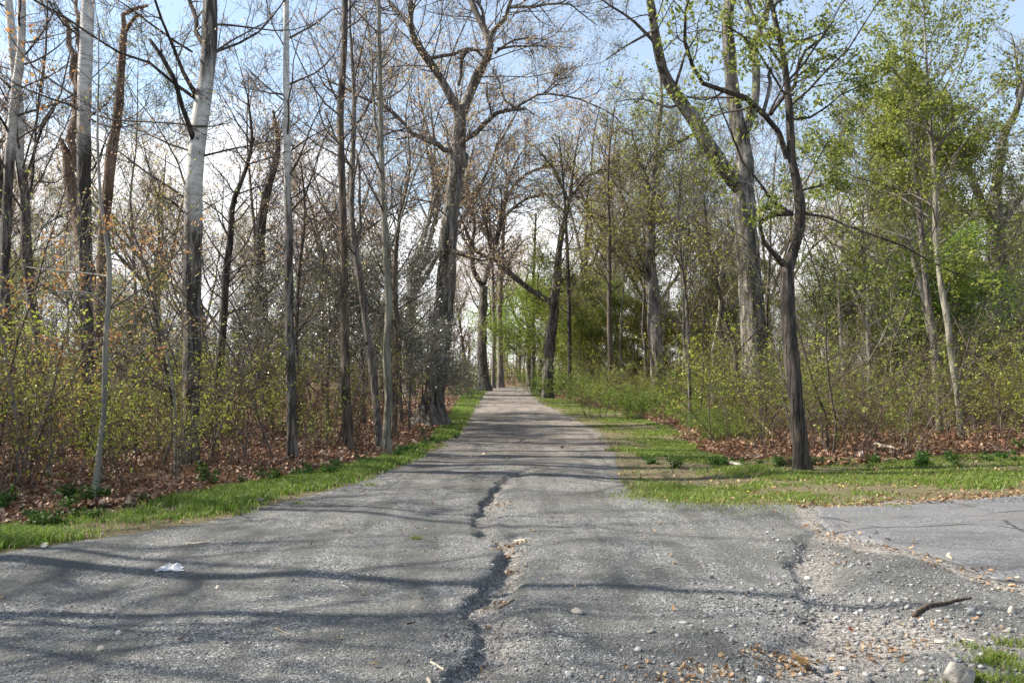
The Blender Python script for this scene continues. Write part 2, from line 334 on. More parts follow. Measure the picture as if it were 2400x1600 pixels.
def ground_mat():
    b = B('ground_surface'); o = b.tc.outputs['Object']
    at = b.n('ShaderNodeAttribute', attribute_name='zone'); sp = b.n('ShaderNodeSeparateColor', {0: at.outputs['Color']}); gv, gr, asp = sp.outputs; wash = at.outputs['Alpha']
    n1 = b.noise(o, 1.1, 4); n2 = b.noise(o, 9, 4); n3 = b.noise(o, 60, 3)
    jit = b.math('MULTIPLY', b.math('SUBTRACT', b.noise(o, 7, 5, .65), .5), .9)
    # litter soil
    soil = b.mix(b.ramp(n2, .35, .65), (.045, .026, .017), (.13, .072, .045))
    vs = b.n('ShaderNodeTexVoronoi', {'Vector': o, 'Scale': 16.}); lit = b.mix(b.ramp(b.n('ShaderNodeSeparateColor', {0: vs.outputs['Color']}).outputs[0], .2, .9), (.10, .055, .034), (.30, .19, .12)); soil = b.mix(.6, soil, lit)
    # gravel: crushed stone
    v1 = b.n('ShaderNodeTexVoronoi', {'Vector': o, 'Scale': 120.}); v2 = b.n('ShaderNodeTexVoronoi', {'Vector': o, 'Scale': 62.}); 
    c1 = b.n('ShaderNodeSeparateColor', {0: v1.outputs['Color']}); c2 = b.n('ShaderNodeSeparateColor', {0: v2.outputs['Color']})
    y = b.n('ShaderNodeSeparateXYZ', {0: o}).outputs[1]; tan = b.ramp(b.math('ADD', y, b.math('MULTIPLY', n1, 6)), 11, 24)
    base_d = b.mix(tan, (.055, .055, .055), (.12, .10, .085)); base_l = b.mix(tan, (.295, .295, .285), (.38, .335, .295))
    grav = b.mix(b.ramp(c1.outputs[0], .05, 1.), base_d, base_l)
    grav = b.mix(b.ramp(c2.outputs[1], .90, .97, 0, .75), grav, (.52, .51, .48))
    grav = b.mix(b.ramp(c2.outputs[2], .90, .96, 0, .8), grav, (.04, .04, .042))
    grav = b.mix(b.ramp(n1, .42, .62, 0, .45), grav, b.mix(tan, (.14, .14, .135), (.20, .17, .14)))
    grav = b.mix(b.ramp(b.noise(b.mapv(o, (1, 1, 1), (7, 3, 0)), 2.3, 5, .6), .50, .66, 0, .45), grav, (.20, .19, .165))
    trk = b.noise(b.mapv(o, (1.9, .16, 1)), 1.5, 4, .6); grav = b.mix(b.ramp(trk, .48, .60, 0, .5), grav, b.mix(tan, (.075, .075, .07), (.13, .105, .085)))
    pat = b.noise(b.mapv(o, (1, 1, 1), (20, 9, 0)), .9, 6, .65); grav = b.mix(b.ramp(pat, .48, .58, 0, .5), grav, b.mix(tan, (.085, .086, .08), (.13, .105, .085)))
    # washed out beds: pale tan fines and chips
    wc = b.mix(b.ramp(c2.outputs[0], .1, .9), (.125, .112, .098), (.36, .335, .305)); wm = b.ramp(b.math('ADD', wash, b.math('MULTIPLY', jit, .8)), .35, .7)
    grav = b.mix(wm, grav, wc)
    # grass soil
    gs = b.mix(b.ramp(n2, .35, .6), (.075, .08, .03), (.13, .115, .06)); gs = b.mix(b.ramp(n3, .42, .62), gs, (.21, .165, .11))
    # asphalt
    ac = b.mix(b.ramp(c1.outputs[1], 0, 1), (.05, .05, .054), (.19, .19, .195)); ac = b.mix(b.ramp(c2.outputs[0], .86, .95, 0, .6), ac, (.30, .29, .28)); ac = b.mix(b.ramp(b.noise(b.mapv(o, (.5, 2, 1)), 1.6, 5, .6), .5, .62, 0, .6), ac, (.085, .083, .08)); ac = b.mix(b.ramp(n1, .4, .65, 0, .5), ac, (.155, .153, .15))
    cv = b.n('ShaderNodeTexVoronoi', {'Vector': b.mix(.12, o, b.n('ShaderNodeTexNoise', {'Vector': o, 'Scale': 2.}).outputs[1]), 'Scale': .75}, feature='DISTANCE_TO_EDGE'); crack = b.ramp(cv.outputs[0], .004, .016, 1, 0); crack = b.math('MULTIPLY', crack, b.ramp(b.noise(o, 1.7, 2), .42, .5)); ac = b.mix(crack, ac, (.04, .04, .04))
    mg = b.ramp(b.math('ADD', gr, jit), .42, .58); mv = b.ramp(b.math('ADD', gv, b.math('MULTIPLY', jit, .8)), .42, .58); ma = b.ramp(asp, .4, .6)
    col = b.mix(mg, soil, gs); col = b.mix(mv, col, grav); col = b.mix(ma, col, ac)
    h1 = b.math('MULTIPLY', v1.outputs['Distance'], -1.); hv = b.math('ADD', b.math('MULTIPLY', h1, 1.), b.math('MULTIPLY', c1.outputs[2], .7)); hv = b.math('MULTIPLY', hv, b.math('SUBTRACT', 1., b.math('MULTIPLY', ma, .8)))
    nb = b.bump(hv, .007, 1.); nb = b.bump(b.math('MULTIPLY', b.noise(o, 22, 5, .7), b.math('SUBTRACT', 1., ma)), .02, .9, nb)
    return b.out(b.bsdf(col, .92, nb, .2))
M['ground'] = ground_mat()

# ---------------------------------------------------------------- ground: one relief, cut into floor, path, verge and road
def axis(lo, hi, step, far, g=1.12):
    a = list(np.arange(lo, hi + 1e-6, step)); s = step
    while a[-1] < far: s *= g; a.append(a[-1] + s)
    return a
xs = axis(0, 7.5, .025, 320, 1.13); xs = np.array([-v for v in xs[:0:-1]] + xs)
ys = [2.4]; 
while ys[-1] < 320: ys.append(ys[-1] + max(.02, .0034 * ys[-1] * (1 if ys[-1] < 90 else 6)))
yb = [2.4 - .2 * 1.35 ** i for i in range(1, 18)]; yb = [2.4 - (2.4 - v) for v in yb if v > -60]
ys = np.array(sorted(yb) + ys)
XX, YY = np.meshgrid(xs, ys); ZZ = H(XX, YY)
sg = sd_gravel(XX, YY); sgr = sd_grass(XX, YY); sa = sd_poly(XX, YY, ASPH) + .10 * vnoise(XX * 4, YY * 4, 71) + .05 * vnoise(XX * 13, YY * 13, 72)
soft = .28 + .012 * YY
zg = np.clip(.5 + sg / soft, 0, 1); zr = np.clip(.5 + sgr / soft, 0, 1); za = np.clip(.5 + sa / .05, 0, 1)
gb = gully(XX + .14 * vnoise(XX * 3, YY * 4, 9), YY, GULW, .03); rb = gully(XX, YY, RG, .1)
def blob(px, py, rx, ry):
    x, y = G(px, py); return np.exp(-((XX - x) / rx) ** 2 - ((YY - y) / ry) ** 2)
washm = np.clip(gb * .75 + rb * .6 + .45 * blob(2250, 1500, 1.2, .45) + .4 * blob(2000, 1470, .8, .3) + .3 * blob(1850, 1560, .6, .2), 0, 1)
edge = np.exp(-((sa + .12) / .13) ** 2) * (XX < 9); washm = np.clip(washm + .8 * edge * (YY < 11), 0, 1)
V = np.stack([XX, YY, ZZ], -1).reshape(-1, 3); ny, nx = XX.shape
I = np.arange(ny * nx).reshape(ny, nx); Q = np.stack([I[:-1, :-1], I[:-1, 1:], I[1:, 1:], I[1:, :-1]], -1).reshape(-1, 4)
zone = np.stack([zg, zr, za, washm], -1).reshape(-1, 4).astype(np.float32)
def fc(a): return ((a[:-1, :-1] + a[1:, 1:]) * .5).ravel()
jitf = .25 * vnoise(fc(XX) * 3, fc(YY) * 3, 40)
fa, fg, fr = fc(sa) > 0, fc(sg) + jitf + .8 * np.where(fc(XX) > 0, vnoise(fc(XX) * 1.3, fc(YY) * 1.3, 41), 0) > 0, fc(sgr) + jitf > 0
sel = {'road': fa, 'path': fg & ~fa, 'grass_verge': fr & ~fg & ~fa, 'ground': ~(fr | fg | fa)}
lab = {'road': 'grey asphalt driveway edge crumbling into the gravel', 'path': 'grey gravel path with an eroded gully running into the woods', 'grass_verge': 'mossy soil under the short grass beside the path', 'ground': 'woodland floor of soil and dead leaves'}
for nm, m in sel.items():
    q = Q[m]; used, inv = np.unique(q, return_inverse=True)
    o = mesh_obj(nm, V[used], inv.reshape(-1, 4), M['ground'], None, True); tag(o, lab[nm], kind='structure')
    ca = o.data.color_attributes.new('zone', 'FLOAT_COLOR', 'POINT'); ca.data.foreach_set('color', zone[used].ravel())

# ---------------------------------------------------------------- stuff on the ground
rg = np.random.default_rng(11)
def inview(x, y, mrg=.4): return np.abs(x) < .655 * y + mrg
# grass blades
def blades(n, ymin, ymax, xf, seed):
    r = np.random.default_rng(seed)
    y = ymin * (ymax / ymin) ** r.random(n); x0, x1 = xf(y); x = x0 + (x1 - x0) * r.random(n); return x, y
def grass_mesh(x, y, r, hgt, wid):
    n = len(x); z = H(x, y) - .004; a = r.random(n) * 6.283; l = r.uniform(.1, .9, n)
    hh = hgt * r.uniform(.45, 1.3, n); wv = wid * r.uniform(.7, 1.3, n)
    p = np.stack([x, y, z], -1); d = np.stack([np.cos(a), np.sin(a), np.zeros(n)], -1); sdv = np.stack([-np.sin(a + .6), np.cos(a + .6), np.zeros(n)], -1)
    up_ = np.array([0, 0, 1.])
    p1 = p + up_ * (hh * .6)[:, None] + d * (hh * l * .3)[:, None]; p2 = p + up_ * (hh * (1 - .3 * l))[:, None] + d * (hh * l * .9)[:, None]
    s = sdv * wv[:, None]
    v = np.stack([p - s, p + s, p1 + s * .7, p1 - s * .7, p2 + s * .1, p2 - s * .1], 1).reshape(-1, 3)
    i = (np.arange(n) * 6)[:, None]; q = np.concatenate([i + [0, 1, 2, 3], i + [3, 2, 4, 5]])
    return v, q
def grass_area(name, x, y, seed, hgt, label, dn0=.6, rag=.45):
    r = np.random.default_rng(seed)
    a = sd_grass(x, y); g = sd_gravel(x, y); s_ = .5 * vnoise(x * 2.2, y * 2.2, 31) + .35 * vnoise(x * 7, y * 7, 32)
    keep = (a + s_ * .5 > 0) & (g + rag * (vnoise(x * 1.6, y * 1.6, 37) + .7 * vnoise(x * 5, y * 5, 33)) < .03) & (sd_poly(x, y, ASPH) < -.02) & inview(x, y, 1.5)
    fal = np.clip(-g / (.9 if rag > .6 else .3), .12, 1); dens = fal * np.clip(dn0 + 2.2 * vnoise(x * 1.1, y * 1.1, 34) + 1.4 * vnoise(x * 4, y * 4, 35), .03, 1)
    keep &= r.random(len(x)) < dens
    x, y = x[keep], y[keep]; tall = 1 + .9 * vnoise(x * 1.7, y * 1.7, 36)
    v, q = grass_mesh(x, y, r, hgt * tall, .0022 + .00033 * y)
    return tag(mesh_obj(name, v, q, M['grass']), label, 'grass', kind='stuff')
x, y = blades(230000, 6.0, 85, lambda y: (xGL(y) - .3, xL(y) + .1), 5); grass_area('grass', x, y, 6, .085, 'bright short grass strip between the left leaf litter and the gravel')
n = 430000; r_ = np.random.default_rng(8); y = 9 * (85 / 9) ** (r_.random(n) ** 1.5); x1 = np.where(y < 14.5, .655 * y + 1, np.interp(y, GR_y, GR_x) + .5); x0 = np.where(y > YR + .4, xR(y) - .15, 1.9); x = x0 + (x1 - x0) * r_.random(n)
grass_area('grass', x, y, 9, .052, 'patchy green grass verge on the right before the leaf litter', .24, .9)
# tufts in the near right corner and a few in the gravel
gx, gy = [], []
for px, py, s_, c in [(2370, 1500, .06, 160), (2345, 1535, .05, 300), (2320, 1548, .05, 200), (2290, 1584, .05, 420), (2390, 1560, .07, 260), (2185, 1598, .04, 120), (2275, 1512, .05, 70), (2395, 1592, .06, 260), (2340, 1595, .09, 160), (975, 1262, .03, 60), (870, 1134, .05, 90), (1700, 1178, .5, 900), (1640, 1172, .4, 800), (1500, 1160, .25, 500), (2100, 1190, .1, 60), (700, 1178, .05, 60)]:
    cx, cy = G(px, py); r_ = np.random.default_rng(int(px)); gx.append(cx + r_.standard_normal(c) * s_); gy.append(cy + r_.standard_normal(c) * s_ * .8)
gx = np.concatenate(gx); gy = np.concatenate(gy); r_ = np.random.default_rng(3); v, q = grass_mesh(gx, gy, r_, .045, .002 + .0002 * gy)
tag(mesh_obj('grass_tufts', v, q, M['grass']), 'sparse grass tufts rooted in the stony gravel', 'grass', kind='stuff')

def litter_mesh(x, y, r, size, lift=.02):
    n = len(x); z = H(x, y) + r.random(n) * lift
    prof = np.array([.12, .75, .38, 1., .5, .85, .15]); k = len(prof); t = np.linspace(-.5, .5, k)
    sz = size * r.uniform(.55, 1.25, n); yaw = r.random(n) * 6.283; tilt = r.normal(0, .45, n); roll = r.normal(0, .45, n); curl = r.uniform(-1.2, 1.8, n); cup = r.uniform(-.2, .9, n)
    X = t[None] * sz[:, None] * np.ones((n, k)); Wd = prof[None] * .33 * sz[:, None] * r.uniform(.8, 1.2, (n, k)); Zc = curl[:, None] * (t[None] ** 2) * sz[:, None]
    P = np.zeros((n, k, 3, 3))
    for j, s in enumerate((-1, 0, 1)):
        P[:, :, j, 0] = X + abs(s) * .05 * sz[:, None]; P[:, :, j, 1] = s * Wd; P[:, :, j, 2] = Zc + abs(s) * cup[:, None] * Wd * .7
    ct, st = np.cos(tilt)[:, None, None], np.sin(tilt)[:, None, None]; a, c = P[..., 0] * ct - P[..., 2] * st, P[..., 0] * st + P[..., 2] * ct; P[..., 0] = a; P[..., 2] = c
    ct, st = np.cos(roll)[:, None, None], np.sin(roll)[:, None, None]; a, c = P[..., 1] * ct - P[..., 2] * st, P[..., 1] * st + P[..., 2] * ct; P[..., 1] = a; P[..., 2] = c
    ct, st = np.cos(yaw)[:, None, None], np.sin(yaw)[:, None, None]; a, c = P[..., 0] * ct - P[..., 1] * st, P[..., 0] * st + P[..., 1] * ct; P[..., 0] = a + x[:, None, None]; P[..., 1] = c + y[:, None, None]
    mn = P[..., 2].min((1, 2)); P[..., 2] += (z + .002 - mn)[:, None, None]
    idx = np.arange(n * k * 3).reshape(n, k, 3)
    q = np.stack([idx[:, :-1, :-1], idx[:, 1:, :-1], idx[:, 1:, 1:], idx[:, :-1, 1:]], -1).reshape(-1, 4)
    return P.reshape(-1, 3), q
n = 150000; r_ = np.random.default_rng(21); y = 7.2 * (46 / 7.2) ** r_.random(n); x = (r_.random(n) * 2 - 1) * (.66 * y + 1)
a = sd_grass(x, y) + .5 * vnoise(x * 2, y * 2, 50) + .3 * vnoise(x * 6, y * 6, 51); k = (a < -.02) & (sd_gravel(x, y) < -.05); dn = np.clip(.8 + 1.5 * vnoise(x * 1.1, y * 1.1, 52), .12, 1); k &= r_.random(n) < dn
x, y = x[k], y[k]; v, q = litter_mesh(x, y, r_, .085 + .001 * y, .05); tag(mesh_obj('fallen_leaves', v, q, M['litter']), 'carpet of curled brown dead leaves on the forest floor', 'dead leaves', kind='stuff')
# stray leaves and chips on grass, on gravel, along the asphalt edge and in the gullies
sx, sy = [], []
def add_s(x, y): sx.append(x); sy.append(y)
n = 9000; y = 7.5 * (40 / 7.5) ** r_.random(n); x = (r_.random(n) * 2 - 1) * .65 * y; k = (sd_gravel(x, y) < 0) & (sd_grass(x, y) > 0); add_s(x[k], y[k])
n = 160; y = 4.3 * (40 / 4.3) ** r_.random(n); x = -2 + r_.random(n) * 5; add_s(x, y)
n = 800; x = 3.4 + r_.random(n) * 5; y = 9.36 + .137 * (x - 3.5) + np.abs(r_.standard_normal(n)) * .2; add_s(x, y)
for i in range(6): 
    A, B_ = ASPH[5 + i - 1], ASPH[(5 + i) % len(ASPH)]; t = r_.random(26); add_s(A[0] + (B_[0] - A[0]) * t + r_.normal(-.08, .13, 26), A[1] + (B_[1] - A[1]) * t + r_.normal(-.08, .11, 26))
for px, py, s_, c in [(1850, 1530, .12, 90), (1640, 1570, .16, 70), (2050, 1510, .16, 50), (1205, 1272, .07, 26), (1190, 1290, .06, 12), (1195, 1325, .05, 14), (1165, 1415, .05, 8), (1185, 1175, .08, 18), (1930, 1310, .14, 14), (2280, 1480, .3, 24)]:
    cx, cy = G(px, py); add_s(cx + r_.standard_normal(c) * s_, cy + r_.standard_normal(c) * s_ * .7)
sx = np.concatenate(sx); sy = np.concatenate(sy); v, q = litter_mesh(sx, sy, r_, .028 + .002 * np.minimum(sy, 12), .004)
tag(mesh_obj('scattered_leaves', v, q, M['litter']), 'stray dead leaves and bark chips scattered on grass and gravel', 'dead leaves', kind='stuff')

# crushed stones
b = B('stone_chips'); g = b.n('ShaderNodeNewGeometry').outputs['Random Per Island']; cr = b.n('ShaderNodeValToRGB'); b.L(g, cr.inputs[0])
for i, c in enumerate([(.07, .07, .073), (.16, .16, .163), (.27, .27, .265), (.10, .10, .107), (.22, .19, .16), (.19, .20, .205), (.42, .41, .39)]):
    e = cr.color_ramp.elements[i] if i < 2 else cr.color_ramp.elements.new(i / 6); e.position = i / 6; e.color = (*c, 1)
M['stone'] = b.out(b.bsdf(cr.outputs[0], .85, b.bump(b.noise(b.tc.outputs['Object'], 120, 3), .002), .3))
ico = np.array([(0, 0, 1), (1, 0, .1), (.3, .95, -.1), (-.8, .6, .1), (-.8, -.6, -.1), (.3, -.95, .1), (0, 0, -1)], float)
ico_q = np.array([(0, 1, 2, 2), (0, 2, 3, 3), (0, 3, 4, 4), (0, 4, 5, 5), (0, 5, 1, 1), (6, 2, 1, 1), (6, 3, 2, 2), (6, 4, 3, 3), (6, 5, 4, 4), (6, 1, 5, 5)])[:, :3]
def stones(x, y, size, r):
    n = len(x); v = ico[None] * (1 + r.normal(0, .32, (n, 7, 3))); v = v * np.stack([r.uniform(.8, 1.5, n), r.uniform(.6, 1.1, n), r.uniform(.4, .9, n)], -1)[:, None]
    a = r.random(n) * 6.283; c, s = np.cos(a)[:, None], np.sin(a)[:, None]; X = v[..., 0] * c - v[..., 1] * s; Y = v[..., 0] * s + v[..., 1] * c
    v = np.stack([X, Y, v[..., 2]], -1) * size[:, None, None] * .5; v += np.stack([x, y, H(x, y) + size * .08], -1)[:, None]
    q = (np.arange(n) * 7)[:, None, None] + ico_q[None]; return v.reshape(-1, 3), q.reshape(-1, 3)
r_ = np.random.default_rng(77)
n = 120000; y = 3.6 * (24 / 3.6) ** (r_.random(n) ** 1.25); x = (r_.random(n) * 2 - 1) * .66 * y; k = (sd_gravel(x, y) > -.05) & (sd_poly(x, y, ASPH) < 0) & (r_.random(n) < np.clip(.5 + 1.6 * vnoise(x * 1.5, y * 1.5, 61), .08, 1)); x, y = x[k], y[k]
sz = .004 + .013 * r_.random(len(x)) ** 6 + .0006 * y
X_, Y_, Z_ = [x], [y], [sz]
for px, py, sx_, sy_, c, s0, s1 in [(1905, 1300, .18, .45, 420, .015, .045), (1930, 1400, .28, .22, 420, .015, .05), (2000, 1450, .5, .25, 600, .012, .05), (2250, 1470, .6, .35, 750, .012, .05), (2100, 1560, .5, .15, 450, .012, .05), (1160, 1430, .09, .25, 160, .012, .035), (1170, 1500, .15, .2, 200, .01, .035), (1200, 1560, .3, .12, 240, .01, .04), (1170, 1360, .06, .2, 60, .01, .03), (1500, 1540, .5, .15, 260, .01, .035), (2250, 1372, .4, .12, 260, .01, .035), (1780, 1590, .3, .08, 120, .015, .05)]:
    cx, cy = G(px, py); c = int(c * 1.0); X_.append(cx + r_.standard_normal(c) * sx_ * 1.15); Y_.append(cy + r_.standard_normal(c) * sy_ * 1.15); Z_.append(s0 + (s1 - s0) * r_.random(c) ** 4)
c = 700; t = r_.random(c) * (len(GULW) - 1.001); i = t.astype(int); u = (t - i)[:, None]; p_ = GULW[i, :2] * (1 - u) + GULW[i + 1, :2] * u; X_.append(p_[:, 0] + r_.normal(.03, .08, c)); Y_.append(p_[:, 1] + r_.normal(0, .08, c)); Z_.append(.006 + .02 * r_.random(c) ** 2.5)
x, y, sz = map(np.concatenate, (X_, Y_, Z_)); k = (sd_poly(x, y, ASPH) < -.02) & (y > 3.3); v, q = stones(x[k], y[k], sz[k], r_)
tag(mesh_obj('gravel', v, q, M['stone']), 'loose crushed stone and pebbles strewn over the path', 'gravel', kind='stuff')

# ---------------------------------------------------------------- trees traced limb by limb
def limb_points(pts, y0, slope, org, n=None, rs=1.0, sway=.5, rng=None):
    """pts (px, py, width px) -> smoothed world rows (x,y,z,r) relative to org, drifting in depth by slope metres per metre"""
    P = []; y = y0; last = None; ph = (rng.random() * 6.28) if rng is not None else 0; Ln = 0
    for i, (px, py, wd) in enumerate(pts):
        if last is not None:
            dl = math.hypot(px - last[0], py - last[1]) / F * y0; Ln += dl
            y = y0 + slope * Ln + sway * math.sin(Ln * .9 + ph) * min(1, Ln / 2) * .6
        x_, y_, z_ = W(px, py, y); P.append((x_ - org[0], y_ - org[1], z_ - org[2], wd * .5 / F * y * rs)); last = (px, py)
    Lm = sum(math.dist(P[i][:3], P[i + 1][:3]) for i in range(len(P) - 1))
    return smooth_line(P, n or max(6, int(Lm / .35)))
def nearest_depth(px, py, done, y0):
    best = 1e9; yy = y0
    for pts, dep in done:
        for (a, b, c), d in zip(pts, dep):
            q = (a - px) ** 2 + (b - py) ** 2
            if q < best: best = q; yy = d
    return yy
def hero(name, label, cat, base, limbs, bk, tw='twig', seed=1, lv=((9, .42), (6, .5), (4, .55)), lf=None, flare=1.5, group=None, ybase=None, rough=.03, tmin=.0035, lcount=3, lsize=.05, bstart=.35, up=.3, tang=(35, 70), kt=14, rlen=None, tfin=.7, lstart=.12, lspread=.08, lclump=1, limbmat=None):
    """limbs: first is the trunk from the ground; each (points, slope, twiggy)"""
    rng = np.random.default_rng(seed)
    tr = limbs[0][0]
    if ybase is None: ybase = EYE * F / (base[1] - HZ)
    gpx, gpy = base[0], HZ + EYE * F / ybase
    bx, by = (gpx - 1200) / F * ybase, ybase; bz = float(H(bx, by)) - .03; org = (bx, by, bz)
    root = empty(name, org); tag(root, label, cat, group)
    g = Geo(); done = []; lines = []
    for i, lm in enumerate(limbs):
        pts, slope = lm[0], lm[1]; twg = lm[2] if len(lm) > 2 else 1.
        if i == 0:
            w0 = pts[0][2]; pts = [(gpx, gpy + 4, w0 * flare)] + ([(gpx + (pts[0][0] - gpx) * .22, gpy - (gpy - pts[0][1]) * .14, w0 * (1 + (flare - 1) * .28))] if gpy - pts[0][1] > 60 else []) + list(pts); y0 = ybase
        else: y0 = nearest_depth(pts[0][0], pts[0][1], done, ybase)
        A = limb_points(pts, y0, slope, org, rng=rng, sway=.25 if i == 0 else .6)
        # remember depths in picture terms for the branches that start on it
        wy = A[:, 1] + by; wx = A[:, 0] + bx; wz = A[:, 2] + bz
        done.append(([(1200 + wx[j] / wy[j] * F, HZ - (wz[j] - EYE) / wy[j] * F, 0) for j in range(len(A))], list(wy)))
        big = A[0, 3] > .12 or i == 0
        n = len(A)
        if not big: A[1:-1, :3] += rng.standard_normal((n - 2, 3)) * A[1:-1, 3:4] * .5
        P = A[None, :, :3]; Rr = A[None, :, 3].copy(); Rr *= 1 + .05 * np.sin(np.arange(n) * 1.7 + i)[None]
        if i == 0: 
            # buttressed root flare
            k = kt; T = nrm(np.gradient(P[0], axis=0)); U = nrm(np.cross(T, [0, 1, 0])); Vv = np.cross(T, U); a = np.arange(k) * 2 * np.pi / k
            hgt = P[0][:, 2:3]; fl = np.exp(-hgt / (Rr[0, 2] * 2.2 + .05)); ph = rng.random() * 6
            rad = Rr[0][:, None] * (1 + (flare - 1) * .5 * fl * (np.cos(a * 3 + ph) * .5 + np.cos(a * 5 + ph * 2) * .35)[None]) * (1 + rough * rng.standard_normal((n, k)) + rough * 1.2 * np.cos(a * 2 + ph)[None])
            X = P[0][:, None] + rad[..., None] * (np.cos(a)[None, :, None] * U[:, None] + np.sin(a)[None, :, None] * Vv[:, None])
            idx = np.arange(n * k).reshape(n, k); nx_ = np.roll(idx, -1, 1); g.add(X.reshape(-1, 3), np.stack([idx[:-1], nx_[:-1], nx_[1:], idx[1:]], -1).reshape(-1, 4))
            tubes(g, np.stack([P[:, -1], P[:, -1] + (P[:, -1] - P[:, -2]) * .05], 1), np.stack([Rr[:, -1], Rr[:, -1] * .05], 1), k=k)
        elif limbmat:
            gl = Geo(); tubes(gl, P, Rr, k=8, cap=True, lump=rough, rng=rng); gl.obj('limb', M[limbmat], root)
        else: tubes(g, P, Rr, k=10 if big else 7, cap=True, lump=rough, rng=rng)
        lines.append((A, twg, i == 0))
    trunk = g.obj('trunk', M[bk], root)
    g2 = Geo(); ends = []
    for A, twg, istr in lines:
        if twg <= 0: continue
        n = 10; idx = np.linspace(0, len(A) - 1, n).round().astype(int); P = A[None, idx, :3]; Rr = A[None, idx, 3]
        Lm = np.linalg.norm(np.diff(A[:, :3], axis=0), axis=1).sum()
        m = max(2, int(lv[0][0] * twg * min(2.2, .5 + Lm / 5)))
        l1 = rlen or lv[0][1]
        C, r = grow(rng, P, Rr, m, bstart if istr else lstart, 1., tang, min(l1, l1 * 6 / max(Lm, 1e-3)) if istr else l1, 7, .16, up, .5, .022 * max(1, ybase / 25), tmin * 1.3, .4, 5., fall=.45)
        tubes(g2, C, r, 5); prev = (C, r); ends.append((C, r))
        for mm, ll in lv[1:]:
            C, r = grow(rng, prev[0], prev[1], mm, .15, 1., (25, 60), ll, 5, .18, up * .7, .6, .03, tmin, .18, 2.2, fall=.4)
            tubes(g2, C, r * (tfin if ll == lv[-1][1] and mm == lv[-1][0] else 1), 3); prev = (C, r)
        ends[-1] = prev
    if g2.n: g2.obj('branches', M[tw], root)
    if lf and ends:
        g3 = Geo()
        for (C, r) in ends:
            v, q = leaves(rng, C, lcount, lsize, lspread, .25, .3, .2, lclump); g3.add(v, q)
        g3.obj('foliage', M[lf], root, False)
    return root, trunk
M['asp_b'] = aspen('aspen_bark_patchy', 4.1, .9, 6.3); M['asp_far'] = aspen('aspen_bark_pale', 5.9, 1.2); M['asp_slim'] = aspen('aspen_bark_slim', 4.75, 1.6); M['asp_left'] = aspen('aspen_bark_left', 5.4, .8)

# left side, front row
hero('beech_sapling', 'slender smooth pale young tree leaning at the left grass edge with orange young leaves', 'tree', (219, 1176), [
    ([(221, 1150, 16), (226, 1121, 15), (237, 1025, 13), (245, 945, 12), (246, 834, 12), (253, 719, 12), (258, 640, 11), (250, 561, 9), (237, 485, 7), (231, 383, 6), (228, 300, 5), (232, 150, 3), (228, 40, 2)], 0, .5),
    ([(248, 718, 6), (234, 698, 5), (200, 684, 4), (120, 684, 2.5), (50, 690, 2)], -.4), ([(255, 648, 5), (200, 640, 4), (130, 635, 3), (60, 625, 2)], .5),
    ([(258, 600, 4), (290, 575, 2.5), (330, 560, 2)], -.3), ([(246, 850, 4), (300, 820, 3), (340, 810, 2)], .4), ([(246, 790, 4), (210, 800, 3), (150, 812, 2), (95, 800, 2)], -.5)],
    'beech', 'twiggray', 3, ((6, .5), (4, .5)), 'lf_orange', 1.25, kt=12, rough=.01, tmin=.002, lcount=9, lsize=.06, bstart=.25, lspread=.045, lclump=1)
hero('aspen', 'large aspen with a broad white band between dark furrowed bark and a broken black limb', 'tree', (438, 1097), [
    ([(441, 1040, 44), (444, 1006, 42), (451, 834, 41), (449, 700, 41), (452, 561, 42), (454, 434, 40), (466, 306, 38), (479, 214, 37), (490, 122, 35), (492, 0, 34), (496, -180, 28), (505, -420, 18), (500, -650, 8)], .02, .7),
    ([(464, 232, 12), (423, 153, 9), (388, 76, 7), (362, 0, 6), (345, -90, 4)], -.4), ([(461, 354, 14), (428, 255, 12), (398, 168, 11), (372, 122, 10), (350, 92, 9)], -.35, .25),
    ([(478, 108, 13), (459, 61, 11), (444, 0, 9), (432, -80, 6)], .4), ([(506, 122, 7), (587, 92, 5), (628, 51, 4), (668, 0, 3), (700, -60, 2)], .5), ([(450, 122, 6), (408, 97, 5), (332, 41, 4), (276, 0, 3), (200, -50, 2)], -.6),
    ([(459, 232, 9), (439, 219, 8), (388, 178, 7), (357, 153, 7), (276, 122, 6), (209, 82, 5), (153, 41, 5), (82, 0, 4), (0, -50, 3)], -.5), ([(478, 365, 5), (560, 345, 4), (640, 330, 2)], .5), ([(449, 355, 5), (380, 330, 4), (300, 290, 3), (230, 270, 2)], .3),
    ([(436, 505, 5), (400, 470, 4), (350, 450, 2)], -.5), ([(440, 292, 5), (330, 285, 4), (240, 275, 3), (110, 215, 2)], .6)],
    'asp_b', 'twig', 4, ((8, .4), (5, .5), (4, .5)), 'lf_bud', 1.35, kt=20, bstart=.3, lcount=1, lsize=.04, limbmat='oakdark')
hero('aspen', 'straight aspen left of the dead snag with white upper trunk dark below', 'tree', (206, 1100), [
    ([(206, 1000, 27), (207, 890, 27), (203, 720, 28), (199, 561, 29), (197, 434, 29), (197, 306, 29), (199, 180, 29), (204, 60, 28), (207, -60, 26), (210, -300, 18), (206, -520, 8)], .03, .8),
    ([(200, 90, 6), (150, 40, 4), (110, -20, 3)], .4), ([(196, 262, 6), (130, 235, 5), (60, 210, 3), (0, 170, 2)], -.4), ([(214, 280, 4), (260, 300, 3), (330, 290, 2)], .4), ([(196, 480, 4), (150, 500, 3), (90, 540, 2)], -.3)],
    'asp_far', 'twig', 5, ((8, .4), (5, .5), (4, .5)), 'lf_bud', 1.3, ybase=14.6, kt=18, lcount=1, lsize=.04, limbmat='oakdark')
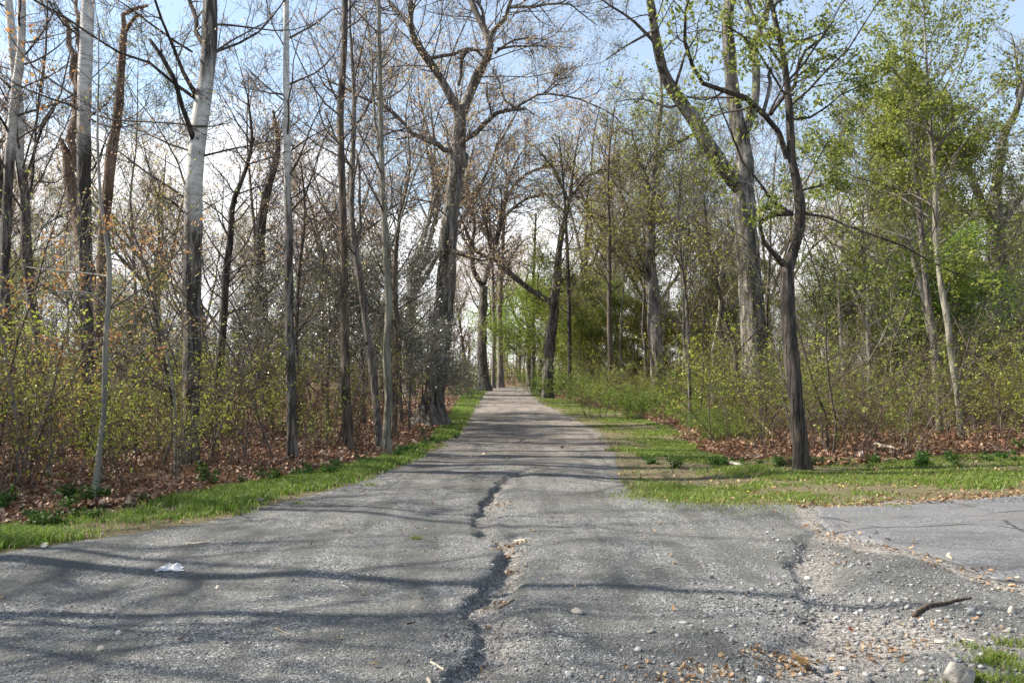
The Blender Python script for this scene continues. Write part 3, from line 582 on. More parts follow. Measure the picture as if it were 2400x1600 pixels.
hero('aspen', 'leftmost aspen leaning right at the picture edge with dark lower trunk', 'tree', (45, 1100), [
    ([(40, 950, 20), (24, 853, 21), (10, 663, 22), (18, 459, 22), (24, 357, 22), (34, 240, 21), (48, 130, 19), (51, 51, 18), (50, -60, 17), (60, -260, 12), (62, -450, 6)], .03, .8),
    ([(30, 330, 7), (10, 290, 6), (-30, 240, 5), (-80, 180, 4)], -.3), ([(46, 140, 5), (90, 90, 4), (130, 20, 3)], .4)],
    'asp_left', 'twig', 6, ((8, .4), (5, .5), (4, .5)), 'lf_bud', 1.3, ybase=14.8, kt=16, lcount=1, lsize=.04, limbmat='oakdark')
hero('aspen', 'second aspen from the left edge crossing its neighbour, pale only near the top', 'tree', (112, 1090), [
    ([(107, 980, 22), (96, 853, 21), (77, 720, 21), (63, 612, 22), (58, 459, 21), (45, 370, 20), (46, 286, 20), (34, 153, 19), (26, 60, 18), (14, -40, 17), (-10, -260, 11), (-20, -420, 5)], .02, .9),
    ([(62, 540, 8), (75, 400, 7), (85, 280, 6), (105, 130, 5), (112, 0, 4), (120, -100, 3)], .3), ([(60, 420, 7), (100, 300, 6), (140, 230, 4), (165, 120, 3)], -.3), ([(48, 290, 5), (0, 240, 4), (-50, 190, 3)], .2)],
    'asp_left', 'twig', 7, ((9, .4), (5, .5), (4, .5)), 'lf_bud', 1.3, ybase=16.5, kt=16, lcount=1, lsize=.04, limbmat='oakdark')
hero('dead_snag', 'broken reddish dead tree with bare forked stems behind the white aspens', 'dead tree', (235, 1020), [
    ([(236, 800, 32), (243, 610, 27), (245, 510, 24), (252, 450, 23), (262, 350, 22), (275, 280, 21), (283, 180, 17), (288, 100, 15), (292, 77, 13), (289, 45, 11), (292, 25, 9), (318, 21, 8), (340, 20, 7), (347, 13, 6)], 0, .15),
    ([(238, 700, 26), (195, 590, 24), (176, 490, 26), (163, 420, 28), (158, 370, 20), (150, 345, 14), (141, 325, 9)], .25, .05), ([(172, 400, 20), (182, 290, 20), (176, 220, 18), (168, 110, 14), (158, 60, 10), (145, 38, 7)], .1, .1), ([(182, 260, 13), (188, 130, 12), (184, 60, 10), (178, 0, 8), (176, -40, 6)], .2, .1),
    ([(289, 82, 11), (303, 56, 9), (318, 42, 7), (332, 36, 6)], -.3, .05)],
    'snag', 'twigred', 8, ((5, .3), (3, .5)), None, 1.2, ybase=20, kt=14, rough=.05)
hero('aspen', 'slim straight aspen with a chalk white upper trunk and greenish lower trunk', 'tree', (685, 1076), [
    ([(684, 1000, 24), (681, 891, 23), (677, 700, 21), (677, 561, 19), (674, 434, 17), (673, 306, 16), (671, 178, 15), (671, 51, 14), (670, -80, 12), (668, -300, 8), (670, -450, 4)], .02, .8),
    ([(674, 360, 4), (730, 320, 3), (790, 290, 2)], .4), ([(671, 240, 4), (620, 200, 3), (570, 150, 2)], -.4), ([(676, 470, 4), (720, 440, 3), (770, 380, 2)], -.4), ([(672, 120, 4), (640, 60, 3), (618, -20, 2)], .5)],
    'asp_slim', 'twig', 9, ((7, .35), (4, .5), (3, .5)), 'lf_bud', 1.3, kt=14, lcount=1, lsize=.04, limbmat='oakdark')
hero('dark_tree', 'straight brown barked tree, left one of three slim trunks before the big left oak', 'tree', (817, 1062), [
    ([(814, 980, 24), (810, 890, 22), (808, 765, 20), (804, 510, 18), (800, 380, 17), (798, 255, 16), (806, 130, 15), (809, 0, 14), (812, -150, 10), (806, -350, 5)], .03, .8),
    ([(800, 255, 5), (770, 190, 4), (745, 120, 3), (700, 20, 2)], .4), ([(802, 330, 4), (850, 270, 3), (880, 200, 2)], -.3), ([(805, 560, 4), (770, 520, 3), (730, 500, 2)], .3)],
    'brown', 'twig', 10, ((8, .35), (4, .5), (4, .5)), 'lf_bud', 1.3, kt=12, lcount=1, lsize=.04)
hero('slender_tree', 'slim curved trunk leaning left, the middle of three before the big left oak', 'tree', (890, 1060), [
    ([(886, 1000, 19), (880, 930, 18), (866, 815, 17), (850, 700, 17), (838, 620, 16), (824, 510, 14), (826, 400, 13), (830, 235, 11), (826, 150, 8), (820, 40, 5), (826, -80, 3)], .12, .8),
    ([(836, 585, 7), (845, 450, 6), (835, 350, 4)], .2), ([(826, 400, 5), (790, 330, 4), (760, 260, 3)], -.3), ([(829, 250, 5), (860, 180, 4), (900, 90, 2)], .4)],
    'gray', 'twig', 11, ((8, .4), (4, .5), (4, .5)), 'lf_bud', 1.2, kt=10, lcount=1, lsize=.04, ybase=16.5)
hero('slender_tree', 'slim tall wavy trunk nearest the path, right of three before the big left oak', 'tree', (908, 1060), [
    ([(906, 1010, 19), (911, 930, 18), (906, 834, 17), (911, 720, 16), (905, 600, 15), (897, 459, 13), (893, 306, 12), (890, 153, 10), (887, 0, 8), (880, -150, 5), (885, -300, 3)], .05, .8),
    ([(905, 610, 6), (940, 510, 5), (975, 400, 4), (1010, 330, 2)], -.2), ([(893, 357, 6), (876, 255, 6), (870, 100, 4), (850, 0, 3)], .2), ([(889, 150, 4), (920, 90, 3), (950, 0, 2)], .3)],
    'pale', 'twig', 12, ((8, .4), (4, .5), (4, .5)), 'lf_bud', 1.3, kt=10, lcount=1, lsize=.04)
# the two great oaks
hero('oak_tree', 'massive bare forked oak with flared roots at the left edge of the path', 'tree', (1012, 992), [
    ([(1016, 949, 52), (1028, 853, 48), (1038, 738, 46), (1046, 663, 44), (1052, 536, 40), (1065, 434, 36), (1073, 357, 35), (1078, 300, 30), (1079, 265, 28)], .02, .12),
    ([(1079, 275, 24), (1101, 219, 23), (1121, 173, 22), (1147, 122, 20), (1142, 82, 17), (1116, 31, 15), (1098, -20, 13), (1070, -140, 9), (1080, -300, 4)], .25, 1.2),
    ([(1144, 102, 13), (1172, 56, 11), (1196, 15, 9), (1212, -50, 8), (1240, -160, 5), (1250, -280, 3)], -.4, 1.2), ([(1196, 18, 7), (1259, 15, 6), (1330, 8, 4), (1361, 31, 3), (1400, 60, 2)], .5), ([(1142, 90, 9), (1134, 40, 8), (1120, -20, 7), (1150, -150, 4)], .5, 1.),
    ([(1076, 262, 22), (1066, 245, 21), (1030, 179, 19), (994, 128, 18), (965, 77, 15), (963, 26, 12), (960, -40, 10), (930, -160, 7), (925, -300, 3)], -.3, 1.2), ([(962, 72, 10), (945, 40, 8), (920, 10, 7), (880, -30, 5), (840, -110, 3)], .4), ([(1004, 138, 9), (1065, 128, 8), (1103, 113, 8), (1130, 122, 7), (1138, 140, 6)], .0, .5), ([(1075, 200, 8), (1082, 160, 9), (1090, 125, 8), (1110, 112, 6)], .2, .2),
    ([(1075, 350, 15), (1054, 349, 14), (1030, 342, 13), (1004, 327, 11), (953, 296, 9), (902, 250, 8), (851, 230, 6), (810, 209, 5), (750, 180, 3)], -.5, 1.2), ([(912, 258, 5), (890, 200, 4), (900, 120, 2)], .4),
    ([(1075, 362, 15), (1082, 340, 14), (1106, 311, 13), (1152, 270, 11), (1198, 257, 9), (1234, 255, 6)], -.5, .7), ([(1208, 252, 6), (1239, 235, 5), (1274, 219, 5), (1361, 235, 4), (1412, 255, 3), (1450, 280, 2)], -.4), ([(1274, 219, 4), (1310, 187, 3), (1340, 180, 2)], .3), ([(1206, 252, 6), (1175, 224, 5), (1178, 199, 4), (1157, 173, 4), (1160, 140, 2)], .2, .5), ([(1152, 270, 5), (1148, 245, 4), (1141, 225, 4), (1141, 190, 3)], -.3, .4),
    ([(1160, 125, 7), (1190, 100, 5), (1235, 88, 4), (1290, 95, 2)], .3), ([(1165, 115, 7), (1215, 108, 5), (1270, 108, 3), (1340, 112, 2)], -.3), ([(1052, 590, 6), (1130, 610, 5), (1180, 600, 3)], .6, .6), ([(1056, 520, 5), (1000, 470, 4), (930, 480, 3), (870, 520, 2)], -.4), ([(1072, 420, 14), (1086, 400, 16), (1088, 372, 16), (1082, 355, 14)], 0, 0)],
    'oakL', 'twig', 13, ((14, .5), (7, .5), (6, .55)), 'lf_bud', 1.85, kt=24, rough=.02, lcount=1, lsize=.07, bstart=.6, lspread=.12)
hero('oak_tree', 'great furrowed grey oak forking into a thick left limb, on the right of the path', 'tree', (1772, 985), [
    ([(1770, 950, 64), (1769, 890, 62), (1768, 815, 60), (1763, 730, 57), (1758, 663, 54), (1748, 540, 52), (1743, 460, 50), (1744, 408, 44), (1744, 357, 38), (1728, 286, 35), (1717, 214, 31), (1710, 128, 29), (1705, 51, 26), (1715, -40, 22), (1730, -180, 14), (1725, -320, 6)], .03, .5),
    ([(1740, 445, 38), (1715, 418, 38), (1692, 388, 37), (1651, 327, 35), (1631, 286, 33), (1600, 245, 30), (1580, 214, 28), (1555, 168, 25), (1535, 77, 21), (1524, 0, 18), (1500, -110, 13), (1480, -260, 6)], -.25, 1.0),
    ([(1742, 320, 20), (1752, 300, 20), (1768, 245, 19), (1773, 179, 18), (1768, 102, 17), (1794, 41, 14), (1812, -60, 10), (1830, -200, 5)], .4, 1.), ([(1790, 260, 10), (1800, 210, 9), (1806, 160, 8)], .4, .6),
    ([(1545, 120, 9), (1500, 60, 7), (1440, 20, 5), (1380, -20, 3)], -.3), ([(1600, 245, 7), (1560, 250, 5), (1500, 230, 4), (1440, 240, 2)], .4), ([(1580, 214, 8), (1600, 140, 6), (1640, 70, 4)], -.5), ([(1535, 70, 8), (1480, 100, 5), (1420, 140, 3)], .5)],
    'oakR', 'twig', 14, ((7, .36), (5, .5), (4, .55)), 'lf_yg', 1.4, kt=28, rough=.02, lstart=.5, lcount=1, lsize=.06, bstart=.6, lspread=.12)
hero('forked_tree', 'dark crooked tree at the right grass edge with drooping twisted limbs and green leaves', 'tree', (1879, 1106), [
    ([(1876, 1070, 39), (1877, 1044, 36), (1864, 930, 34), (1853, 815, 35), (1846, 720, 34), (1845, 640, 32), (1850, 610, 27), (1870, 561, 24), (1877, 510, 24), (1870, 439, 22), (1855, 367, 20), (1850, 255, 17), (1840, 153, 15), (1824, 77, 12), (1806, 0, 10), (1790, -100, 7), (1795, -260, 3)], .0, 1.0),
    ([(1845, 628, 17), (1836, 610, 15), (1814, 590, 12), (1797, 575, 11), (1783, 560, 11), (1783, 535, 11), (1779, 514, 10), (1819, 505, 12), (1858, 500, 13)], -.2, .1),
    ([(1858, 502, 9), (1852, 488, 9), (1835, 474, 8), (1799, 469, 7), (1786, 450, 6), (1773, 418, 5), (1743, 388, 5), (1712, 306, 4), (1682, 230, 3), (1670, 200, 2)], -.4, .3),
    ([(1845, 372, 15), (1832, 330, 14), (1814, 296, 13), (1795, 272, 13), (1779, 260, 13), (1738, 230, 12), (1666, 204, 11), (1640, 190, 10), (1625, 160, 9), (1610, 128, 8), (1604, 51, 7), (1620, -20, 5), (1640, -120, 3)], -.4, 1.2),
    ([(1806, 268, 10), (1824, 240, 11), (1848, 215, 10), (1860, 204, 9), (1868, 163, 8), (1881, 128, 8), (1916, 102, 7), (1937, 71, 6), (1950, 60, 2)], .4, 1.1),
    ([(1884, 500, 7), (1910, 505, 6), (1957, 515, 6), (2039, 551, 5), (2090, 561, 5), (2161, 602, 4), (2233, 638, 3), (2300, 660, 2)], -.35, .9), ([(1868, 450, 6), (1900, 440, 5), (1960, 430, 3)], .4), ([(1858, 280, 6), (1920, 265, 5), (1980, 215, 4), (2060, 190, 2)], .3), ([(1850, 240, 5), (1800, 160, 5), (1760, 100, 4), (1700, 60, 3)], -.5),
    ([(1845, 170, 7), (1800, 110, 6), (1760, 20, 5), (1730, -60, 3)], .2, 1.2), ([(1886, 430, 4), (1935, 340, 3), (1945, 320, 2)], .4)],
    'oakdark', 'twig', 15, ((7, .42), (5, .5), (4, .5)), 'lf_green', 1.25, kt=20, rough=.04, lcount=2, lsize=.07, bstart=.62, lspread=.04, lclump=3)
hero('slender_tree', 'rightmost of three slim pale trunks on the right, pale grey, rising to a green crown', 'tree', (2258, 1075), [
    ([(2252, 1006, 15), (2243, 914, 15), (2227, 815, 14), (2219, 740, 14), (2206, 670, 14), (2194, 561, 13), (2190, 408, 11), (2182, 306, 9), (2176, 230, 7), (2170, 120, 5), (2165, 20, 3)], .0, 1.3),
    ([(2190, 430, 5), (2230, 370, 4), (2290, 300, 3)], .3), ([(2180, 300, 4), (2130, 210, 3), (2080, 150, 2)], -.3), ([(2215, 690, 6), (2232, 650, 5), (2240, 620, 3)], .3)],
    'pale', 'twiggray', 16, ((10, .45), (6, .5), (4, .5)), 'lf_green', 1.2, kt=10, lcount=3, lsize=.075, ybase=17, lspread=.04, lclump=3, bstart=.45)
hero('slender_tree', 'middle of three slim pale trunks on the right, slightly darker grey bark', 'tree', (2205, 1070), [
    ([(2200, 960, 15), (2193, 884, 14), (2188, 796, 14), (2174, 700, 14), (2165, 600, 13), (2156, 510, 12), (2141, 357, 9), (2135, 240, 6), (2120, 120, 4), (2125, 30, 2)], .03, 1.3),
    ([(2150, 450, 5), (2100, 360, 4), (2060, 290, 2)], -.4), ([(2145, 390, 4), (2180, 320, 3), (2200, 240, 2)], .4)],
    'gray', 'twiggray', 17, ((10, .45), (6, .5), (4, .5)), 'lf_green', 1.2, kt=10, lcount=3, lsize=.075, ybase=18.5, lspread=.04, lclump=3, bstart=.45)
hero('slender_tree', 'leaning leftmost of three slim pale trunks on the right, bowed to the left', 'tree', (2215, 1060), [
    ([(2200, 900, 13), (2182, 800, 12), (2161, 689, 12), (2136, 587, 11), (2117, 485, 9), (2122, 400, 7), (2100, 320, 5), (2070, 220, 3)], .05, 1.2)],
    'pale', 'twiggray', 18, ((9, .45), (5, .5), (4, .5)), 'lf_yg', 1.2, kt=10, lcount=2, lsize=.06, ybase=20, lspread=.1)
hero('oak_tree', 'old spreading oak with thick crooked limbs near the right edge of the picture', 'tree', (2350, 935), [
    ([(2345, 860, 54), (2340, 765, 50), (2336, 660, 42), (2335, 587, 40), (2334, 530, 36), (2335, 470, 26), (2336, 434, 22), (2345, 360, 20), (2355, 310, 18), (2380, 265, 15), (2400, 200, 12), (2430, 100, 6)], .02, .7),
    ([(2333, 540, 22), (2314, 505, 20), (2284, 434, 16), (2263, 372, 12), (2240, 310, 8), (2230, 240, 4)], -.3, 1.2), ([(2340, 545, 22), (2360, 505, 18), (2386, 470, 14), (2430, 430, 10)], .3, 1.2), ([(2392, 240, 8), (2384, 190, 7), (2381, 133, 5), (2370, 80, 3)], .3), ([(2385, 200, 6), (2355, 192, 5), (2342, 185, 4)], -.3), ([(2350, 775, 26), (2380, 758, 20), (2420, 735, 16), (2480, 690, 8)], -.2, .8)],
    'oakL', 'twig', 19, ((11, .42), (6, .5), (5, .55)), 'lf_gold', 1.4, ybase=33, kt=18, rough=.04, lcount=1, lsize=.09, lspread=.15, tmin=.006)
hero('oak_tree', 'stout round grey trunk right of the path behind the shrubs, broken stub at its left', 'tree', (1546, 936), [
    ([(1544, 910, 38), (1540, 850, 34), (1535, 790, 33), (1531, 700, 32), (1526, 650, 30), (1524, 600, 24), (1526, 520, 20), (1530, 434, 17), (1540, 332, 13), (1550, 230, 9), (1545, 140, 4)], .02, .9),
    ([(1522, 660, 16), (1505, 630, 14), (1496, 600, 9), (1492, 585, 5)], -.3, .6), ([(1536, 370, 14), (1570, 340, 11), (1620, 318, 8), (1680, 260, 4)], .3, 1.), ([(1528, 450, 9), (1500, 380, 7), (1480, 300, 4)], -.3, 1.)],
    'oakL', 'twig', 20, ((11, .4), (6, .5), (5, .55)), 'lf_yg', 1.45, kt=20, rough=.03, lcount=2, lsize=.10, lspread=.18, tmin=.007, ybase=40)
hero('leaning_tree', 'knobbly trunk right of the path with a long bough reaching left over it', 'tree', (1282, 912), [
    ([(1284, 870, 30), (1289, 804, 27), (1298, 740, 25), (1300, 700, 24), (1306, 651, 20), (1309, 600, 17), (1318, 540, 13), (1335, 460, 10), (1345, 380, 6), (1360, 300, 3)], .02, 1.),
    ([(1297, 712, 14), (1285, 704, 14), (1255, 687, 13), (1223, 664, 12), (1190, 635, 11), (1167, 612, 10), (1135, 600, 9), (1106, 576, 8), (1092, 540, 7), (1078, 505, 4)], -.25, .7), ([(1330, 480, 8), (1360, 430, 7), (1400, 400, 5), (1470, 390, 3)], .3), ([(1330, 470, 8), (1300, 400, 6), (1260, 350, 4)], -.3)],
    'oakL', 'twig', 21, ((11, .42), (6, .5), (5, .55)), 'lf_bud', 1.3, ybase=46, kt=16, rough=.08, lcount=1, lsize=.10, lspread=.15, tmin=.008)
hero('oak_tree', 'tall forked oak standing where the path ends, its arched limbs spreading right', 'tree', (1136, 911), [
    ([(1133, 880, 26), (1130, 830, 23), (1131, 753, 21), (1133, 702, 20), (1134, 670, 18)], .0, .2),
    ([(1134, 665, 13), (1150, 612, 12), (1167, 551, 11), (1180, 480, 10), (1210, 430, 8), (1250, 400, 6), (1330, 385, 3)], .3, 1.3), ([(1165, 560, 8), (1190, 500, 7), (1250, 460, 5), (1320, 455, 3)], -.3, 1.2), ([(1180, 485, 7), (1200, 400, 5), (1240, 330, 3)], .2, 1.2),
    ([(1132, 672, 12), (1112, 638, 11), (1105, 590, 10), (1112, 520, 8), (1095, 440, 6), (1110, 340, 3)], -.3, 1.3), ([(1108, 600, 7), (1080, 540, 6), (1060, 470, 4), (1065, 380, 2)], .3, 1.2), ([(1150, 600, 7), (1140, 500, 6), (1160, 400, 4), (1175, 300, 2)], .3, 1.2)],
    'oakL', 'twig', 22, ((12, .42), (7, .5), (5, .55)), 'lf_bud', 1.5, ybase=66, kt=14, rough=.03, lcount=1, lsize=.14, lspread=.2, tmin=.011)
hero('oak_tree', 'straight pale trunk just right of the forked oak at the end of the path', 'tree', (1173, 902), [
    ([(1173, 860, 15), (1172, 800, 14), (1172, 700, 12), (1176, 630, 10), (1180, 540, 8), (1185, 440, 5), (1190, 340, 3)], .0, 1.2), ([(1174, 660, 6), (1200, 600, 5), (1230, 560, 3)], .3), ([(1174, 640, 5), (1150, 570, 4), (1130, 500, 3)], -.3)],
    'gray', 'twig', 23, ((11, .42), (6, .5), (5, .55)), 'lf_bud', 1.4, ybase=82, kt=10, lcount=1, lsize=.16, lspread=.2, tmin=.013)
hero('slender_tree', 'thin trunk between the two oaks at the end of the path', 'tree', (1156, 902), [
    ([(1156, 860, 9), (1157, 760, 8), (1155, 650, 7), (1150, 560, 5), (1145, 450, 3)], .0, 1.2)],
    'gray', 'twig', 24, ((11, .42), (6, .5), (4, .55)), 'lf_bud', 1.4, ybase=80, kt=8, lcount=1, lsize=.16, lspread=.2, tmin=.013)
hero('dark_tree', 'dark short-looking trunk behind the bright green branches at the end of the path', 'tree', (1250, 902), [
    ([(1250, 860, 10), (1250, 800, 10), (1248, 720, 8), (1252, 620, 6), (1256, 500, 4)], .0, 1.2)],
    'oakdark', 'twig', 25, ((11, .42), (6, .5), (4, .55)), 'lf_yg', 1.2, ybase=80, kt=8, lcount=2, lsize=.16, lspread=.25, tmin=.013)
for i, (lab_, bx_, tr_, yb_) in enumerate([
    ('thin dark straight trunk right of the knobbly leaning tree', 1335, [(1335, 860, 10), (1334, 740, 9), (1330, 600, 8), (1322, 450, 5), (1310, 320, 3)], 44),
    ('thin dark trunk beside the bright green shrubs right of the path', 1430, [(1430, 850, 11), (1428, 740, 11), (1428, 560, 9), (1425, 400, 6), (1440, 250, 3)], 40),
    ('slim grey trunk left of the great right oak at the thicket edge', 1617, [(1616, 900, 9), (1612, 780, 8), (1608, 700, 8), (1596, 600, 6), (1590, 480, 4), (1600, 380, 2)], 22),
    ('slim brown double stem directly left of the great right oak', 1742, [(1728, 900, 13), (1722, 820, 12), (1700, 740, 10), (1680, 660, 8), (1660, 560, 6), (1650, 460, 3)], 24),
    ('slim bare trunk midway between the dark crooked tree and the pale trunks', 1985, [(1978, 900, 9), (1970, 780, 8), (1966, 680, 7), (1975, 560, 6), (1960, 440, 4), (1970, 340, 2)], 21),
    ('mossy old trunk far behind the pale slim trunks', 2050, [(2055, 860, 24), (2060, 760, 22), (2068, 620, 20), (2058, 540, 17), (2048, 450, 13), (2040, 380, 8)], 38)]):
    hero('slender_tree', lab_, 'tree', (bx_, 1000), [(tr_, .02, 1.2)], ['oakdark', 'brown', 'gray', 'brown', 'pale', 'green'][i], 'twig', 60 + i, ((11, .4), (6, .5), (4, .5)), 'lf_yg', 1.3, ybase=yb_, kt=10, lcount=2 if i != 1 else 3, lsize=.045 + .0015 * yb_, lspread=.15, tmin=.0002 * yb_ if yb_ > 20 else .004, bstart=.3)
for i, (lab_, bx_, tr_, yb_) in enumerate([
    ('slim dark tree right of the banded aspen with forking top', 505, [(505, 950, 20), (510, 880, 19), (520, 800, 18), (530, 640, 17), (540, 560, 15), (545, 480, 13), (560, 440, 11), (590, 340, 8), (580, 220, 4)], 19),
    ('thin leaning bare stem in the thicket left of the banded aspen', 370, [(410, 1000, 8), (395, 900, 8), (375, 800, 7), (358, 700, 6), (340, 620, 4), (300, 520, 3)], 12.5),
    ('thin pale stem with side shoots beside the banded aspen', 412, [(410, 950, 7), (400, 870, 7), (380, 780, 6), (364, 700, 5), (352, 620, 3)], 11.5),
    ('dark crooked oak with dense low twigs behind the slim white aspen', 625, [(622, 840, 26), (615, 700, 24), (610, 560, 22), (625, 450, 20), (640, 400, 17), (652, 340, 12), (640, 260, 6)], 30),
    ('slim brown trunk close behind the slim white aspen', 703, [(700, 1000, 12), (697, 900, 12), (694, 800, 11), (700, 650, 9), (715, 500, 6), (705, 380, 4)], 19),
    ('brown trunk half hidden behind the right one of three slim trunks', 923, [(924, 1000, 15), (926, 900, 15), (930, 780, 14), (925, 650, 12), (935, 520, 9), (960, 400, 6), (955, 300, 3)], 20),
    ('dark leaning trunk at the far left edge of the woods', -8, [(0, 900, 20), (8, 700, 20), (12, 560, 18), (0, 420, 15), (-20, 250, 10)], 18)]):
    hero('slender_tree', lab_, 'tree', (bx_, 1000), [(tr_, .02, 1.2)], ['oakdark', 'brown', 'pale', 'oakdark', 'brown', 'brown', 'oakdark'][i], 'twig', 80 + i, ((12, .42), (6, .5), (4, .5)), 'lf_bud', 1.3, ybase=yb_, kt=10, lcount=1, lsize=.03 + .0015 * yb_, lspread=.1, tmin=max(.003, .0002 * yb_), bstart=.3)

# ---------------------------------------------------------------- kinds of background tree, built once and copied
HID = []
def proto(name, cat, seed, h, r0, form, bk, tw, lf=None, lcount=2, lsize=.1, lspread=.2, tmin=.010, m=(6, 9, 6, 5), lean=.05, lclump=1, lt0=.25, flat=.3):
    rng = np.random.default_rng(seed); root = empty(name); tag(root, None, cat); g = Geo(); g2 = Geo()
    if form == 'vase': ht = h * rng.uniform(.3, .4)
    elif form == 'under': ht = h * .75
    else: ht = h * .93
    n = 16; zz = np.linspace(-.15, ht, n); off = np.cumsum(rng.standard_normal((n, 2)) * lean * ht / n, 0); off += np.linspace(0, 1, n)[:, None] ** 1.5 * rng.standard_normal(2) * lean * ht * .8
    taper = {'vase': .55, 'under': .12, 'slim': .1}[form]; rr = r0 * (1 - (1 - taper) * np.linspace(0, 1, n) ** (1.2 if form == 'vase' else .9)); rr[0] *= 1.5; rr[1] *= 1.15
    P = np.concatenate([off, zz[:, None]], 1)[None]; Rr = rr[None]; tubes(g, P, Rr, 10, lump=.03, rng=rng, cap=True)
    if form == 'vase':
        C, r = grow(rng, P, Rr, m[0], .72, 1., (18, 48), 1, 9, .12, .28, .62, 9, .02, h * .5, h * .68, fall=.1)
    elif form == 'under': C, r = grow(rng, P, Rr, m[0] * 2, .2, 1., (45, 80), .5, 8, .1, .12, .5, 9, .012, .8, h * .5, fall=.5)
    else: C, r = grow(rng, P, Rr, m[0] * 2, .38, 1., (30, 60), .3, 7, .12, .3, .4, 9, .012, .6, h * .3, fall=.5)
    tubes(g, C, r, 7, lump=.02, rng=rng); prev = (C, r)
    for k in range(1, 4):
        C, r = grow(rng, prev[0], prev[1], m[k], .2, 1., (28, 62), .45, 6 if k == 1 else 4, .17, .2, .55, 9, tmin, .25, h * .3, fall=.45)
        tubes(g2 if k > 1 else g, C, r, 5 if k == 1 else 3); prev = (C, r)
    g.obj('trunk', M[bk], root); g2.obj('branches', M[tw], root)
    if lf: 
        v, q = leaves(rng, prev[0], lcount, lsize, lspread, lt0, flat, .1, lclump); mesh_obj('foliage', v, q, M[lf], root)
    return root
def shrub(name, cat, seed, h, nst, bk, lf=None, lcount=3, lsize=.045, spread=.25, m=(5, 4), rst=.010, tmin=.0025, outw=.35, lspread=.05, ang=(0, 25), lclump=1):
    rng = np.random.default_rng(seed); root = empty(name); tag(root, None, cat); g = Geo()
    a = rng.random(nst) * 6.283; rad = spread * np.sqrt(rng.random(nst)); d = np.stack([np.cos(a) * outw, np.sin(a) * outw, np.ones(nst)], -1) + rng.standard_normal((nst, 3)) * .12; d = nrm(d)
    n = 8; L_ = h * rng.uniform(.5, 1.05, nst); p = np.stack([np.cos(a) * rad, np.sin(a) * rad, np.full(nst, -.05)], -1); pts = [p]; bend = rng.standard_normal((nst, 3)) * .10
    for i in range(n - 1): pts.append(pts[-1] + d * (L_ / (n - 1))[:, None]); d = nrm(d + bend + rng.standard_normal((nst, 3)) * .10)
    P = np.stack(pts, 1); r = rst * rng.uniform(.6, 1.4, (nst, 1)) * (1 - .75 * np.linspace(0, 1, n)[None]); tubes(g, P, np.maximum(r, tmin), 5)
    prev = (P, np.maximum(r, tmin)); allc = [P]
    for k, mm in enumerate(m):
        C, rr = grow(rng, prev[0], prev[1], mm, .2, 1., (30, 65), .42, 5, .16, .22, .6, 9, tmin, .12, h * .45, fall=.4); tubes(g, C, rr, 3); prev = (C, rr)
    g.obj('stems', M[bk], root)
    if lf: v, q = leaves(rng, prev[0], lcount, lsize, lspread, .15, .3, 0, lclump); mesh_obj('foliage', v, q, M[lf], root)
    return root
